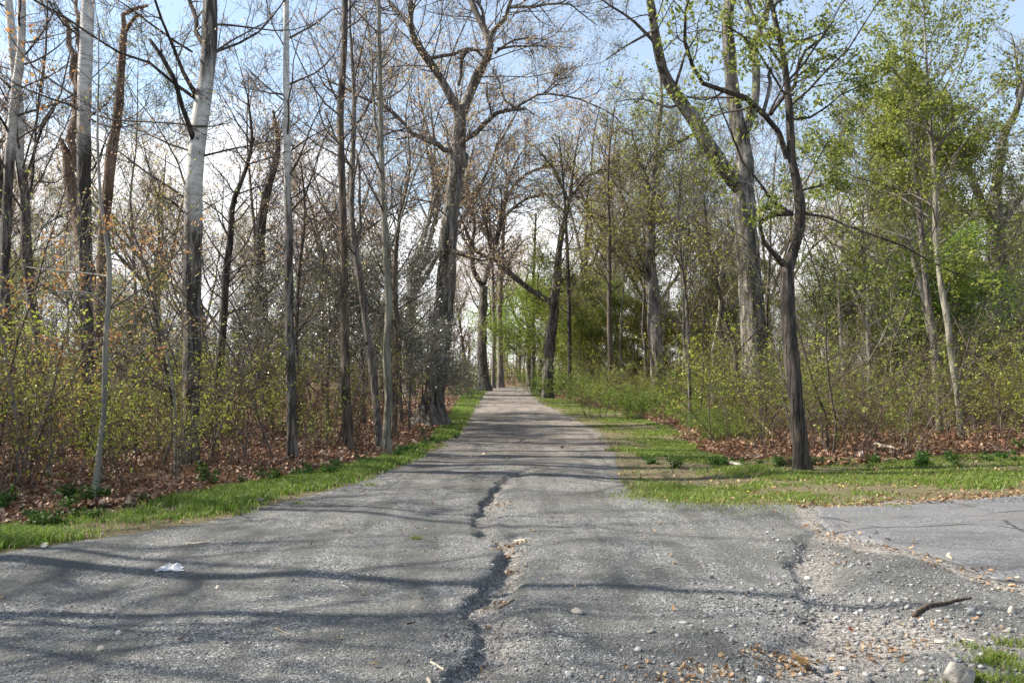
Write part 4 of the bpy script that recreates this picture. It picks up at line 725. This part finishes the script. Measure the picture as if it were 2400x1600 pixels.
PT = {
 'oakA': proto('oak_tree', 'tree', 101, 21, .36, 'vase', 'oakdark', 'twig', 'lf_bud', 3, .13, .35, .008, (6, 10, 7, 5)),
 'oakB': proto('oak_tree', 'tree', 102, 23, .42, 'vase', 'oak', 'twig', 'lf_bud', 3, .13, .35, .008, (5, 11, 7, 5)),
 'oakC': proto('oak_tree', 'tree', 103, 20, .30, 'vase', 'brown', 'twigred', 'lf_gold', 3, .13, .35, .008, (7, 9, 7, 5)),
 'oakD': proto('oak_tree', 'tree', 104, 22, .34, 'vase', 'gray', 'twigred', 'lf_bud', 3, .14, .35, .008, (6, 10, 7, 5)),
 'slimA': proto('slender_tree', 'tree', 111, 17, .14, 'slim', 'brown', 'twig', 'lf_bud', 1, .09, .2, .008, (9, 7, 5, 3)),
 'slimB': proto('slender_tree', 'tree', 112, 15, .11, 'slim', 'gray', 'twiggray', 'lf_yg', 2, .08, .2, .007, (9, 7, 5, 3), .08),
 'slimC': proto('slender_tree', 'tree', 113, 13, .09, 'slim', 'pale', 'twiggray', 'lf_yg', 1, .08, .2, .007, (9, 6, 5, 3), .10),
 'slimD': proto('slender_tree', 'tree', 114, 15, .15, 'slim', 'brown', 'twig', None, 1, .08, .2, .006, (5, 4, 3, 2), .10),
 'undA': proto('understory_tree', 'tree', 121, 8, .07, 'under', 'brown', 'twig', 'lf_yg', 1, .08, .05, .004, (9, 8, 5, 4), .12, 4),
 'undB': proto('understory_tree', 'tree', 122, 10, .09, 'under', 'pale', 'twiggray', 'lf_green', 1, .085, .05, .004, (10, 8, 5, 4), .10, 4),
 'undC': proto('maple_tree', 'tree', 123, 10, .09, 'under', 'gray', 'twig', 'lf_bright', 5, .13, .34, .005, (9, 9, 6, 4), .08, flat=.9),
 'shA': shrub('shrub', 'shrub', 131, 2.6, 9, 'twig', 'lf_yg', 2, .048, .45, (6, 4), .009, .0018, lspread=.022, lclump=3),
 'shB': shrub('shrub', 'shrub', 132, 3.0, 7, 'twiggray', 'lf_yg', 1, .05, .5, (6, 4), .009, .0018, lspread=.022, lclump=4),
 'shC': shrub('shrub', 'shrub', 133, 2.2, 10, 'twigred', 'lf_green', 2, .048, .45, (6, 4), .008, .0018, lspread=.022, lclump=3),
 'brA': shrub('bare_shrub', 'shrub', 134, 2.4, 14, 'twigred', 'lf_dry', 1, .035, .5, (4, 3), .007, .0018),
 'brB': shrub('bare_shrub', 'shrub', 135, 1.5, 16, 'twigred', None, 1, .035, .6, (4, 3), .005, .0016),
 'pole': shrub('thin_stem', 'sapling', 138, 6.5, 1, 'twig', 'lf_yg', 1, .045, .05, (12, 4), .030, .0025, .06),
 'orange': shrub('orange_sapling', 'sapling', 139, 4.2, 2, 'twiggray', 'lf_orange', 6, .06, .2, (10, 4), .02, .002, .15, .06),
 'sap': shrub('sapling', 'sapling', 136, 5.2, 3, 'twiggray', 'lf_yg', 2, .045, .35, (11, 5), .020, .003, .10),
 'gbA': shrub('leafy_shrub', 'shrub', 137, 1.7, 18, 'twig', 'lf_fresh', 7, .055, .5, (6, 4), .007, .002, .6),
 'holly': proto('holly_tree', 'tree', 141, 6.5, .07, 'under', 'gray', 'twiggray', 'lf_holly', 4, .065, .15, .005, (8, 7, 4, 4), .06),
}
def weed(seed, h, nl):
    rng = np.random.default_rng(seed); g = Geo(); root = empty('weed_plant'); tag(root, None, 'plant')
    n = 7; st = rng.standard_normal((n, 3)) * [.05, .05, 0]; d = nrm(rng.standard_normal((n, 3)) * [.3, .3, 0] + [0, 0, 1]); P = st[:, None] + d[:, None] * np.linspace(0, h, 5)[None, :, None]; tubes(g, P, np.full((n, 5), .003), 4); g.obj('stems', M['weed'], root)
    v, q = leaves(rng, P, nl, .075, .05, .05, .55, 0, 1, .7); mesh_obj('foliage', v, q, M['weed'], root); return root
PT['weed'] = weed(151, .28, 26)
used = {k: 0 for k in PT}
def put(k, x, y, label, group, sc=1., rz=None, sq=1.):
    rz = prng.uniform(0, 6.28) if rz is None else rz; z = float(H(x, y)) - .02
    p = PT[k]
    if used[k] == 0:
        p.location = (x, y, z); p.rotation_euler = (0, 0, rz); p.scale = (sc * sq, sc * sq, sc); p['label'] = label
        if group: p['group'] = group
        o = p
    else: o = copy_thing(p, (x, y, z), rz, (sc * sq, sc * sq, sc), label, group)
    if not group and 'group' in o: del o['group']
    used[k] += 1; return o
prng = random.Random(5)
def edgeL(y): return float(np.interp(y, GL_y, GL_x)) if y > 7.6 else float(xGL(y))
def edgeR(y): return float(np.interp(y, GR_y, GR_x)) if y > 14 else 99
def spots(side, n, y0, y1, gap, seed, pw=1., off=.6, mind=1.5, xmax=.66):
    r = random.Random(seed); res = []; tries = 0
    while len(res) < n and tries < n * 60:
        tries += 1; y = y0 + (y1 - y0) * r.random() ** pw
        if side == 'L': x1 = edgeL(min(y, 88)) - gap; x0 = -xmax * y - 1.5
        else:
            x0 = (edgeR(min(y, 88)) + gap) if y > 14 else 1.6 + gap; x1 = xmax * y + 1.5
            if y < 14.6 and x0 < 20:
                # the right woods start behind the verge
                if y < float(np.interp(x0, GRx2, GRy2)) + gap: continue
        if x1 <= x0: continue
        x = x0 + (x1 - x0) * r.random()
        if side == 'R' and y < float(np.interp(x, GRx2, GRy2)) + gap * .6: continue
        if any((x - a) ** 2 + (y - b_) ** 2 < mind ** 2 for a, b_ in res): continue
        res.append((x, y))
    return res
CLEAR = [(1768, 60, 26, 1), (1860, 45, 13, 1), (1030, 55, 25, 1), (440, 45, 13.3, .3), (1545, 35, 40, 1), (1290, 40, 46, 1), (1150, 60, 66, 1), (1210, 70, 85, 1), (2220, 20, 17, .5), (2340, 30, 33, 1), (210, 40, 14, .5)]
def fill(kinds, sp_, label, group, s0, s1, seed):
    ex_ = 3600 if kinds[0][:3] == 'und' else 700
    if kinds[0][:2] not in ('sh', 'br'): sp_ = [(x, y) for x, y in sp_ if not any(abs(1200 + x / y * F - c[0]) < c[1] + ex_ / y and y < c[2] for c in CLEAR)]
    r = random.Random(seed)
    for i, (x, y) in enumerate(sp_): put(r.choice(kinds), x, y, label, group, r.uniform(s0, s1), None, r.uniform(.85, 1.15))
fill(['oakA', 'oakB', 'oakC', 'oakD'], spots('L', 11, 52, 105, 4, 1, 1., mind=10), 'bare spreading oak deep in the woods on the left', 'background oaks on the left', .8, 1.15, 1)
fill(['oakC', 'oakB', 'oakD'], spots('R', 8, 48, 100, 4, 2, 1., mind=10), 'budding spreading oak deep in the woods on the right', 'background oaks on the right', .75, 1.1, 2)
fill(['oakA', 'oakB', 'oakD', 'slimA'], [(-11 + i * 4.6 + prng.uniform(-1, 1), 92 + prng.uniform(0, 30)) for i in range(6)], 'distant bare tree beyond the end of the path', 'trees beyond the end of the path', .85, 1.1, 3)
fill(['slimA', 'slimB', 'slimA'], spots('L', 15, 26, 75, 1.2, 4, 1., mind=4), 'slim bare trunk among the trees behind the left thicket', 'slim trees on the left', .75, 1.1, 4)
fill(['slimB', 'slimC', 'slimB', 'slimA'], spots('R', 15, 28, 70, 1.5, 5, 1., mind=3), 'slim budding trunk among the trees behind the right thicket', 'slim trees on the right', .65, 1.05, 5)
fill(['undA', 'undB', 'undA'], spots('R', 28, 18, 66, 1.5, 6, .8, mind=2.2), 'small understory tree with yellow-green young leaves in the right woods', 'green understory trees on the right', .7, 1.15, 6)
_r = random.Random(88); fill(['undB', 'undA'], [((px - 1200) / F * y, y) for px, y in [(_r.uniform(1310, 1730), _r.uniform(45, 66)) for i in range(14)]], 'small understory tree with yellow-green young leaves beside the path on the right', 'green understory trees near the path', .6, 1.05, 61)
fill(['shC', 'gbA', 'shA'], [((px - 1200) / F * y, y) for px, y in [(_r.uniform(1375, 1720), _r.uniform(26, 50)) for i in range(24)]], 'fresh green shrub under the trees beside the path on the right', 'green shrubs near the path', .6, 1.15, 62)
fill(['slimB', 'slimC'], [((px - 1200) / F * y, y) for px, y in [(_r.uniform(1330, 1730), _r.uniform(38, 66)) for i in range(16)]], 'slender budding trunk among the trees beside the path on the right', 'slender trees near the path', .7, 1.05, 63)
for px, yy, s_, lb in [(2085, 30, 1.5, 'tall leafy green tree behind the pale slim trunks'), (2270, 28, 1.2, 'leafy green tree left of the old spreading oak at the right')]: put('undB', (px - 1200) / F * yy, yy, lb, None, s_)
fill(['undA'], spots('L', 10, 20, 60, 2.5, 7, 1., mind=3), 'small understory tree with sparse pale leaves in the left woods', 'understory trees on the left', .6, .95, 7)
for px, yy, s_, lb in [(1262, 60, 1.2, 'bright green maple arching toward the path end'), (1244, 89, 1.35, 'bright green maple standing just beyond the path end'), (2300, 24, .62, 'low bright green maple right of the pale slim trunks'), (2120, 26, .6, 'low bright green maple behind the pale slim trunks'), (1420, 50, .8, 'bright green maple behind the thin dark trunk right of the path')]:
    put('undC', (px - 1200) / F * yy, yy, lb, None, s_, None, 1.35)
fill(['shB', 'shA', 'gbA'], [(-9 + i * 1.1 + prng.uniform(-.5, .5), 88 + prng.uniform(0, 12)) for i in range(22)], 'green brushy shrub closing the view where the path ends', 'shrubs at the end of the path', 1.2, 1.9, 31)
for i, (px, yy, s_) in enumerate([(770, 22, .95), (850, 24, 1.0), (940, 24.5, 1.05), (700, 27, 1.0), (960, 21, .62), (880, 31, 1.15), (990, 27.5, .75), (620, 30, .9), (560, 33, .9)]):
    put('holly', (px - 1200) / F * yy, yy, 'glossy dark-leaved holly with pale painted glints behind the slim trunks on the left', 'hollies on the left', s_)
fill(['shA', 'shB', 'shA', 'shC'], spots('L', 46, 9.6, 20, 1.1, 8, 1.2, mind=.75), 'thin-stemmed shrub with sparse yellow-green leaves in the left thicket', 'leafy shrubs in the left thicket', .35, 1.25, 8)
fill(['brA', 'brB', 'brA'], spots('L', 30, 9.4, 24, .5, 9, 1.2, mind=.6), 'leafless brown brushwood shrub in the left thicket', 'bare shrubs in the left thicket', .6, 1.1, 9)
fill(['shA', 'shC', 'shB'], spots('L', 38, 22, 60, 1., 10, 1., mind=1.4), 'shrub with small green leaves deeper in the left woods', 'shrubs deeper in the left woods', 1., 1.5, 10)
fill(['pole'], spots('L', 48, 10.5, 30, .6, 41, 1., mind=.6), 'thin dark upright stem in the left thicket', 'thin stems in the left thicket', .6, 1.15, 41)
fill(['pole'], spots('R', 30, 14, 34, .6, 42, 1., mind=.7), 'thin dark upright stem in the right thicket', 'thin stems in the right thicket', .6, 1.2, 42)
fill(['orange'], [(-5.6, 10.2), (-6.6, 11.2), (-7.6, 12.5), (-5.0, 11.5), (-8.4, 13.6), (-4.2, 11.2), (-9.5, 15)], 'young oak sapling with clusters of orange leaves at the far left', 'orange-leaved saplings', .6, 1.05, 43)
fill(['sap'], spots('L', 30, 10, 30, .8, 11, 1., mind=1.), 'thin pale sapling rising from the left thicket', 'saplings on the left', .7, 1.2, 11)
fill(['shA', 'shB', 'shC'], spots('R', 62, 13.5, 24, .5, 12, 1.1, mind=.75), 'thin-stemmed shrub with yellow-green leaves in the right thicket', 'leafy shrubs in the right thicket', .35, 1.3, 12)
fill(['brA', 'brB', 'brA'], spots('R', 34, 13.2, 28, .4, 13, 1.1, mind=.6), 'leafless tan brushwood shrub in the right thicket', 'bare shrubs in the right thicket', .6, 1.1, 13)
fill(['shA', 'shC', 'gbA'], spots('R', 60, 24, 70, 1., 14, 1., mind=1.4), 'green-leaved shrub deeper in the right woods', 'shrubs deeper in the right woods', 1., 1.5, 14)
fill(['sap'], spots('R', 26, 15, 36, .8, 15, 1., mind=1.2), 'thin pale sapling rising from the right thicket', 'saplings on the right', .7, 1.2, 15)
for i, (px, py, s_) in enumerate([(1265, 926, 1.1), (1300, 935, 1.2), (1350, 945, 1.1), (1330, 930, 1.4), (1400, 955, 1.2), (1440, 962, .8), (1640, 1010, .55), (1680, 1020, .62), (1720, 1024, .62), (1660, 1035, .45), (1590, 990, .6), (1500, 972, .8), (1745, 1030, .5), (1085, 918, .8), (1065, 928, .7)]):
    x, y = G(px, py); put('gbA', x, y, 'low bright green leafy shrub at the edge of the grass verge', 'bright shrubs edging the path', s_)
for i, (px, py, s_) in enumerate([(165, 1175, 1.), (195, 1185, 1.1), (235, 1180, .9), (150, 1200, .8), (25, 1190, 1.1), (5, 1205, 1.), (482, 1122, 1.1), (490, 1140, 1.), (560, 1132, .6), (610, 1122, .6), (725, 1108, .8), (690, 1116, .6), (770, 1108, .8), (120, 1225, .8), (95, 1232, .8), (610, 1112, .7), (1675, 1085, .7), (2150, 1108, .9), (2170, 1106, .9), (2380, 1075, 1.), (1830, 1098, .8), (650, 1122, .8), (855, 1090, .7), (935, 1068, .8)]):
    x, y = G(px, py); s_ *= .72; put('weed', x, y, 'small clump of dark green broad-leaved weeds at the edge of the leaf litter', 'green weeds along the grass edges', s_)
_r = random.Random(91)
for i in range(90):
    if i % 2: y = _r.uniform(7.8, 24); x = float(xGL(y)) + _r.gauss(.0, .22)
    else: x = _r.uniform(2.2, 9.5); y = float(np.interp(x, GRx2, GRy2)) + _r.gauss(-.1, .35)
    put('weed', x, y, 'tiny green weed seedling where grass meets leaf litter', 'weed seedlings along the verges', _r.uniform(.22, .5), None, _r.uniform(.9, 1.4))
# tall trees just left of the picture; their shadows cross the gravel
for i, (x, y, s_) in enumerate([(-25, 9, .8), (-27, 13, .85), (-29, 6.5, .8)]): put('oakB', x, y, 'bare tree standing just left of the picture', 'trees left of the picture', s_)
for i, (x, y, s_, q_) in enumerate([(-19, 8.2, .9, 1.6), (-22, 10.8, 1., 1.8), (-16, 5.0, .9, 1.6), (-9, 4.6, .7, 1.6), (-14, 7.1, .9, 1.9), (-10, 7.6, .8, 1.5), (-8.2, 5.6, .7, 1.2), (-12.5, 9.3, .8, 1.3), (-13, 11.6, .85, 1.4), (-17, 6.6, .8, 1.6), (-11, 6.5, .75, 1.), (-15, 8.6, .85, 1.3)]):
    put('slimD', x, y, 'bare tree standing just left of the picture', 'trees left of the picture', s_, None, q_)
for k, p in PT.items():
    if used[k] == 0: print('UNUSED', k)

for px, yy, k_, s_ in [(955, 47, 'oakB', 1.1), (1385, 60, 'oakD', 1.15), (1400, 84, 'oakB', 1.2)]: put(k_, (px - 1200) / F * yy, yy, 'tall arching bare tree flanking the far half of the path', 'arching trees flanking the path', s_)

# the far wood as one mass
rng = np.random.default_rng(300); g = Geo(); gl = Geo()
n = 260; yy = rng.uniform(105, 230, n); xx = rng.uniform(-.75, .75, n) * yy; hh = rng.uniform(9, 17, n); base = np.stack([xx, yy, H(xx, yy) - .2], -1)
P = base[:, None] + np.linspace(0, 1, 6)[None, :, None] * np.stack([rng.normal(0, .8, n), rng.normal(0, .8, n), hh * .8], -1)[:, None]; Rr = rng.uniform(.12, .35, (n, 1)) * np.linspace(1, .3, 6)[None]
tubes(g, P, Rr, 5); C, r = grow(rng, P, Rr, 10, .35, 1, (25, 60), .42, 5, .15, .3, .5, 9, .03, 2, 9); tubes(g, C, r, 3); C, r = grow(rng, C, r, 7, .2, 1, (25, 60), .5, 4, .15, .3, .6, 9, .025, .8, 4); tubes(g, C, r, 3)
C2, r2 = grow(rng, C, r, 2, .2, 1, (25, 60), .5, 3, .15, .3, .6, 9, .022, .5, 3); tubes(g, C2, r2, 3)
n = 2600; yy = rng.uniform(88, 190, n); xx = rng.uniform(-.72, .72, n) * yy; base = np.stack([xx, yy, H(xx, yy) - .1], -1); P = base[:, None] + np.linspace(0, 1, 4)[None, :, None] * np.stack([rng.normal(0, .4, n), rng.normal(0, .4, n), rng.uniform(1.5, 4.5, n)], -1)[:, None]
Rr = np.full((n, 4), .03); tubes(g, P, Rr, 3); Cb, rb_ = grow(rng, P, Rr, 7, .1, 1, (25, 60), .5, 4, .15, .2, .6, 9, .02, .4, 2); tubes(g, Cb, rb_, 3)
o = g.obj('distant_woods', M['twigred']); tag(o, 'far grey-brown mass of bare trunks and brush closing the view', 'woods', kind='stuff')
v, q = leaves(rng, Cb, 2, .28, .4, .1, .2); v2, q2 = leaves(rng, C2, 1, .22, .4, .2, .2); gl.add(v, q); o = gl.obj('distant_foliage', M['lf_yg'], None, False); tag(o, 'pale green haze of young leaves on the far brush', 'woods', kind='stuff')
o = mesh_obj('distant_buds', v2, q2, M['lf_bud']); tag(o, 'tan haze of buds in the far treetops', 'woods', kind='stuff')

# ---------------------------------------------------------------- single things lying about
def plain(name, c0, c1, sc=20, rough=.8, bd=.004, tr=0):
    b = B(name); o = b.tc.outputs['Object']; c = b.mix(b.ramp(b.noise(o, sc, 4), .35, .65), c0, c1); p = b.bsdf(c, rough, b.bump(b.noise(o, sc * 3, 4), bd), .3)
    if tr: p = b.n('ShaderNodeMixShader', {0: tr, 1: p, 2: b.n('ShaderNodeBsdfTranslucent', {'Color': c}).outputs[0]}).outputs[0]
    return b.out(p)
M['rock'] = plain('speckled_rock', (.10, .098, .092), (.36, .33, .29), 14, .85, .01); M['rock_tan'] = plain('tan_stone', (.38, .32, .25), (.58, .52, .43), 12, .85, .006); M['rock_grey'] = plain('dark_grey_stone', (.12, .125, .135), (.25, .255, .26), 12, .8, .006)
M['rock_white'] = plain('white_stone', (.32, .32, .30), (.56, .55, .52), 12, .7, .004); M['plastic'] = plain('dirty_white_plastic', (.62, .62, .63), (.88, .88, .90), 9, .35, .003, .3); M['stick'] = plain('weathered_stick', (.16, .12, .08), (.34, .27, .19), 30, .9); M['stick_dark'] = plain('dark_stick', (.045, .032, .022), (.12, .085, .055), 30, .9); M['stick_pale'] = plain('barkless_pale_wood', (.42, .34, .25), (.62, .54, .42), 30, .8); M['redleaf'] = plain('rust_red_leaf', (.30, .07, .03), (.42, .14, .06), 20, .6, .002, .3); M['tanleaf'] = plain('golden_tan_leaf', (.50, .28, .10), (.66, .42, .17), 20, .6, .002, .3); M['dandelion'] = plain('yellow_petals', (.75, .55, .02), (.85, .68, .04), 40, .7)
def rock(px, py, wpx, hk, mt, label, seed, name='stone', asp=.75, group=None, bury=.25):
    x, y = G(px, py); r = wpx / F * y / 2; rng = np.random.default_rng(seed); n1, n2 = 9, 14
    th = np.linspace(.02, np.pi - .02, n1); ph = np.arange(n2) * 2 * np.pi / n2; T_, P_ = np.meshgrid(th, ph, indexing='ij'); dx = np.stack([np.sin(T_) * np.cos(P_), np.sin(T_) * np.sin(P_), np.cos(T_)], -1)
    pl = nrm(rng.standard_normal((11, 3))); dd = rng.uniform(.62, .98, 11); k = np.full(dx.shape[:2], 1.15)
    for a, d_ in zip(pl, dd):
        c = dx @ a; k = np.minimum(k, np.where(c > .15, d_ / np.maximum(c, .15), 9))
    v = dx * k[..., None] * [r, r * asp, r * hk * 2]; a = rng.random() * 3; v = v.reshape(-1, 3); z = float(H(x, y)); v[:, 2] += r * hk * 2 * (.75 - bury)
    idx = np.arange(n1 * n2).reshape(n1, n2); nx_ = np.roll(idx, -1, 1); q = np.stack([idx[:-1], idx[1:], nx_[1:], nx_[:-1]], -1).reshape(-1, 4)
    o = mesh_obj(name, v, q, M[mt], None, False); o.location = (x, y, z); o.rotation_euler = (0, 0, rng.uniform(-.4, .4)); return tag(o, label, 'rock' if wpx > 60 else 'stone', group)
rock(2242, 1590, 84, .42, 'rock', 'largest pale speckled rock half buried at the bottom right beside a grass tuft', 1, 'rock', .8)
rock(1352, 1452, 24, .38, 'rock_tan', 'lone tan pebble casting a shadow on the open gravel right of the gully', 2)
rock(1933, 1540, 30, .3, 'rock_grey', 'round dark grey stone right of the golden oak leaf', 3)
rock(2205, 1500, 26, .22, 'rock_tan', 'flat tan stone left of the near grass tufts', 4)
rock(1892, 1342, 17, .35, 'rock_white', 'bluish white stone in the washed gully by the gravel dome', 5)
rock(1782, 1578, 22, .4, 'rock_white', 'chalk white stone near the bottom edge left of the golden oak leaf', 6)
rock(1666, 1352, 12, .5, 'rock_grey', 'small dark stone standing alone on the gravel right of centre', 7)
rock(277, 1480, 15, .4, 'rock_white', 'small white rounded stone on the gravel at the lower left', 8)
rock(237, 1517, 15, .5, 'rock_tan', 'small tan stone left below the white rounded stone', 9)
rock(512, 1377, 17, .35, 'rock_tan', 'small buff stone on the gravel right below the crumpled plastic', 10)
rock(1332, 1578, 20, .4, 'rock_white', 'pale stone near the bottom edge in the centre', 11)
rock(2278, 1440, 24, .45, 'rock_grey', 'angular grey stone just right of the long curved stick', 12)
rock(2372, 1438, 18, .55, 'rock_tan', 'brownish upright stone at the right edge by the stony bank', 13)
rock(2160, 1565, 20, .4, 'rock_tan', 'buff stone left of the largest rock', 14)
rock(1494, 1516, 22, .3, 'rock_white', 'flat white pebble on the dark gravel right of centre near the bottom', 15)
rock(1588, 1494, 12, .4, 'rock_white', 'little cream pebble up right of the flat white pebble', 16)
def stick(pts, r0, r1, mt, label, seed, name='stick', cat='stick', lift=0, side=()):
    rng = np.random.default_rng(seed); W_ = []
    for i, p in enumerate(pts):
        x, y = G(p[0], p[1]); t = i / (len(pts) - 1); r = r0 + (r1 - r0) * t; W_.append((x, y, float(H(x, y)) + r * .8 + lift * math.sin(t * math.pi) + (p[2] if len(p) > 2 else 0), r))
    A = smooth_line(W_, max(8, len(pts) * 5)); o0 = A[0, :3].copy(); o0[2] -= r0; A[1:-1, :3] += rng.standard_normal((len(A) - 2, 3)) * r0 * .15; A[:, :3] -= o0
    g = Geo(); P = A[None, :, :3]; Rr = A[None, :, 3]; P = np.concatenate([P[:, :1] - (P[:, 1:2] - P[:, :1]) * .01, P], 1); Rr = np.concatenate([Rr[:, :1] * .05, Rr], 1); tubes(g, P, Rr, 8, True, .06, rng)
    if side: C, r = grow(rng, A[None, :, :3], A[None, :, 3], side[0], .2, .95, (30, 60), side[1], 6, .2, .1, .5, 9, .002); tubes(g, C, r, 5)
    o = g.obj(name, M[mt]); o.location = o0; return tag(o, label, cat)
stick([(2142, 1440), (2170, 1424), (2215, 1415), (2250, 1406), (2276, 1402)], .016, .009, 'stick_dark', 'long curved brown stick lying at the lower right near the asphalt', 1)
stick([(436, 1276), (465, 1275), (494, 1272)], .011, .009, 'stick_pale', 'short pale barkless stick on the gravel left of centre', 2)
stick([(1166, 1424), (1185, 1418), (1205, 1413)], .012, .009, 'stick', 'thick brown stick fragment lying across the gully bed', 3)
stick([(1010, 1546), (1025, 1555), (1040, 1565)], .007, .005, 'stick_pale', 'pale straw-like stick near the bottom left of the gully', 4)
stick([(953, 1466), (974, 1462)], .006, .004, 'stick_dark', 'short dark bark sliver on the gravel left of the gully', 5)
stick([(645, 1472), (662, 1478), (680, 1484)], .005, .003, 'stick', 'thin brown twig on the gravel at the lower left', 6)
stick([(1003, 1588), (1010, 1600)], .011, .008, 'stick_pale', 'light grey wood chip at the bottom edge left of the gully', 7)
stick([(2253, 1492), (2285, 1496)], .006, .005, 'stick_pale', 'straight cream twig among stones at the lower right', 8)
stick([(1205, 1262), (1225, 1266), (1240, 1274)], .007, .004, 'stick_pale', 'pale twig in the tan wash of the gully', 9)
stick([(2048, 1052), (2070, 1060), (2096, 1068)], .05, .045, 'stick_pale', 'short pale log lying in the leaf litter at the right', 10, 'log', 'log')
stick([(1652, 985, .55), (1700, 990, .7), (1735, 1005, .68), (1775, 1030, .5), (1810, 1045, .2)], .010, .024, 'stick', 'pale fallen branch leaning through the shrubs before the great right oak', 11, 'fallen_branch', 'branch', 0, (6, .4))
stick([(1640, 1012, .25), (1680, 1045, .02)], .012, .016, 'stick', 'grey dead stick slanting down to the litter left of the great right oak', 12, 'fallen_branch', 'branch')
stick([(1316, 1043), (1320, 1040)], .02, .012, 'stick_dark', 'tiny dark clod of wood alone on the sunlit path', 13)
stick([(1710, 1085), (1740, 1092)], .03, .025, 'rock_tan', 'tan rotten wood lump in the grass left of the dark crooked tree', 14, 'rotten_wood', 'wood')
def sheet(px, py, wpx, dpx, hgt, mt, label, seed, name, cat, sharp=1.):
    """crumpled sheet: a folded skin with ragged outline"""
    rng = np.random.default_rng(seed); x, y = G(px, py); w = wpx / F * y; d = w * dpx; n = 26; U, Vv = np.meshgrid(np.linspace(-1, 1, n), np.linspace(-1, 1, n)); R_ = np.maximum(abs(U), abs(Vv)) / (np.hypot(U, Vv) + 1e-6) ; U2, V2 = U * R_, Vv * R_
    a = np.arctan2(V2, U2); rad = .8 + .22 * np.sin(a * 3 + seed) + .12 * np.sin(a * 7 + 2 * seed); X = U2 * rad * w / 2; Y = V2 * rad * d / 2; nz_ = np.abs(vnoise(U * 2 + seed, Vv * 2, 5)) * 1.6 + np.abs(vnoise(U * 5, Vv * 5 + seed, 6)) * .8 + .4 * np.abs(vnoise(U * 11, Vv * 11, 7)); Z = hgt * nz_ * (1.15 - np.clip(np.hypot(U2, V2), 0, 1) ** 2)
    X = X + vnoise(U * 4, Vv * 4, 8) * w * .12; Y = Y + vnoise(U * 4, Vv * 4, 9) * d * .12; v = np.stack([X, Y, Z + .004], -1).reshape(-1, 3); i = np.arange(n * n).reshape(n, n); q = np.stack([i[:-1, :-1], i[:-1, 1:], i[1:, 1:], i[1:, :-1]], -1).reshape(-1, 4)
    o = mesh_obj(name, v, q, M[mt], None, True); o.location = (x, y, float(H(x, y))); return tag(o, label, cat)
sheet(400, 1332, 72, 1.0, .05, 'plastic', 'crumpled white plastic scrap lying on the gravel at the left', 3, 'plastic_scrap', 'litter')
sheet(2016, 1078, 24, .8, .11, 'plastic', 'white piece of rubbish in the leaf litter right of the dark crooked tree', 5, 'plastic_scrap', 'litter')
def bigleaf(px, py, size, mt, label, seed, lift=.015):
    x, y = G(px, py); r = np.random.default_rng(seed); v, q = litter_mesh(np.array([x]), np.array([y]), r, size, lift); o0 = np.array([x, y, float(H(x, y))]); o = mesh_obj('oak_leaf', v - o0, q, M[mt], None, True); o.location = o0; return tag(o, label, 'leaf')
bigleaf(1870, 1540, .17, 'tanleaf', 'large golden lobed oak leaf on the debris at the lower right', 1); bigleaf(1993, 1458, .05, 'redleaf', 'small rust red leaf among pebbles above the golden oak leaf', 2); bigleaf(104, 1282, .15, 'rock_tan', 'pale dry star-shaped leaf on the grass at the lower left', 3); bigleaf(608, 1180, .14, 'rock_tan', 'pale upright dead leaf at the left grass edge', 4); bigleaf(880, 1552, .05, 'tanleaf', 'small golden leaf on the gravel near the bottom left of the gully', 5); bigleaf(3, 1402, .06, 'tanleaf', 'yellow leaf at the left edge of the picture on the gravel', 6)
for i, (px, py) in enumerate([(1967, 1151), (1752, 1160), (1810, 1150), (1975, 1155)]):
    x, y = G(px, py); g = Geo(); rng = np.random.default_rng(i); z = float(H(x, y)); P = np.array([[[0, 0, 0], [.003, 0, .03], [.004, .002, .06]]]); root = empty('dandelion', (x, y, z)); tag(root, 'yellow dandelion flower in the right grass verge', 'flower', 'dandelions in the right verge'); tubes(g, P, np.full((1, 3), .003), 5); g.obj('stem', M['weed'], root)
    n = 26; a = np.arange(n) * 2.4; rr = .022 * np.sqrt((np.arange(n) + 1) / n); c = np.array([.004, .002, .06]); d = np.stack([np.cos(a), np.sin(a), np.full(n, .5)], -1); t = np.stack([-np.sin(a), np.cos(a), np.zeros(n)], -1); p0 = c + d * .002; p1 = c + d * rr[:, None]
    v = np.stack([p0 - t * .002, p0 + t * .002, p1 + t * .005, p1 - t * .005], 1).reshape(-1, 3); mesh_obj('petals', v, np.arange(n * 4).reshape(-1, 4), M['dandelion'], root)
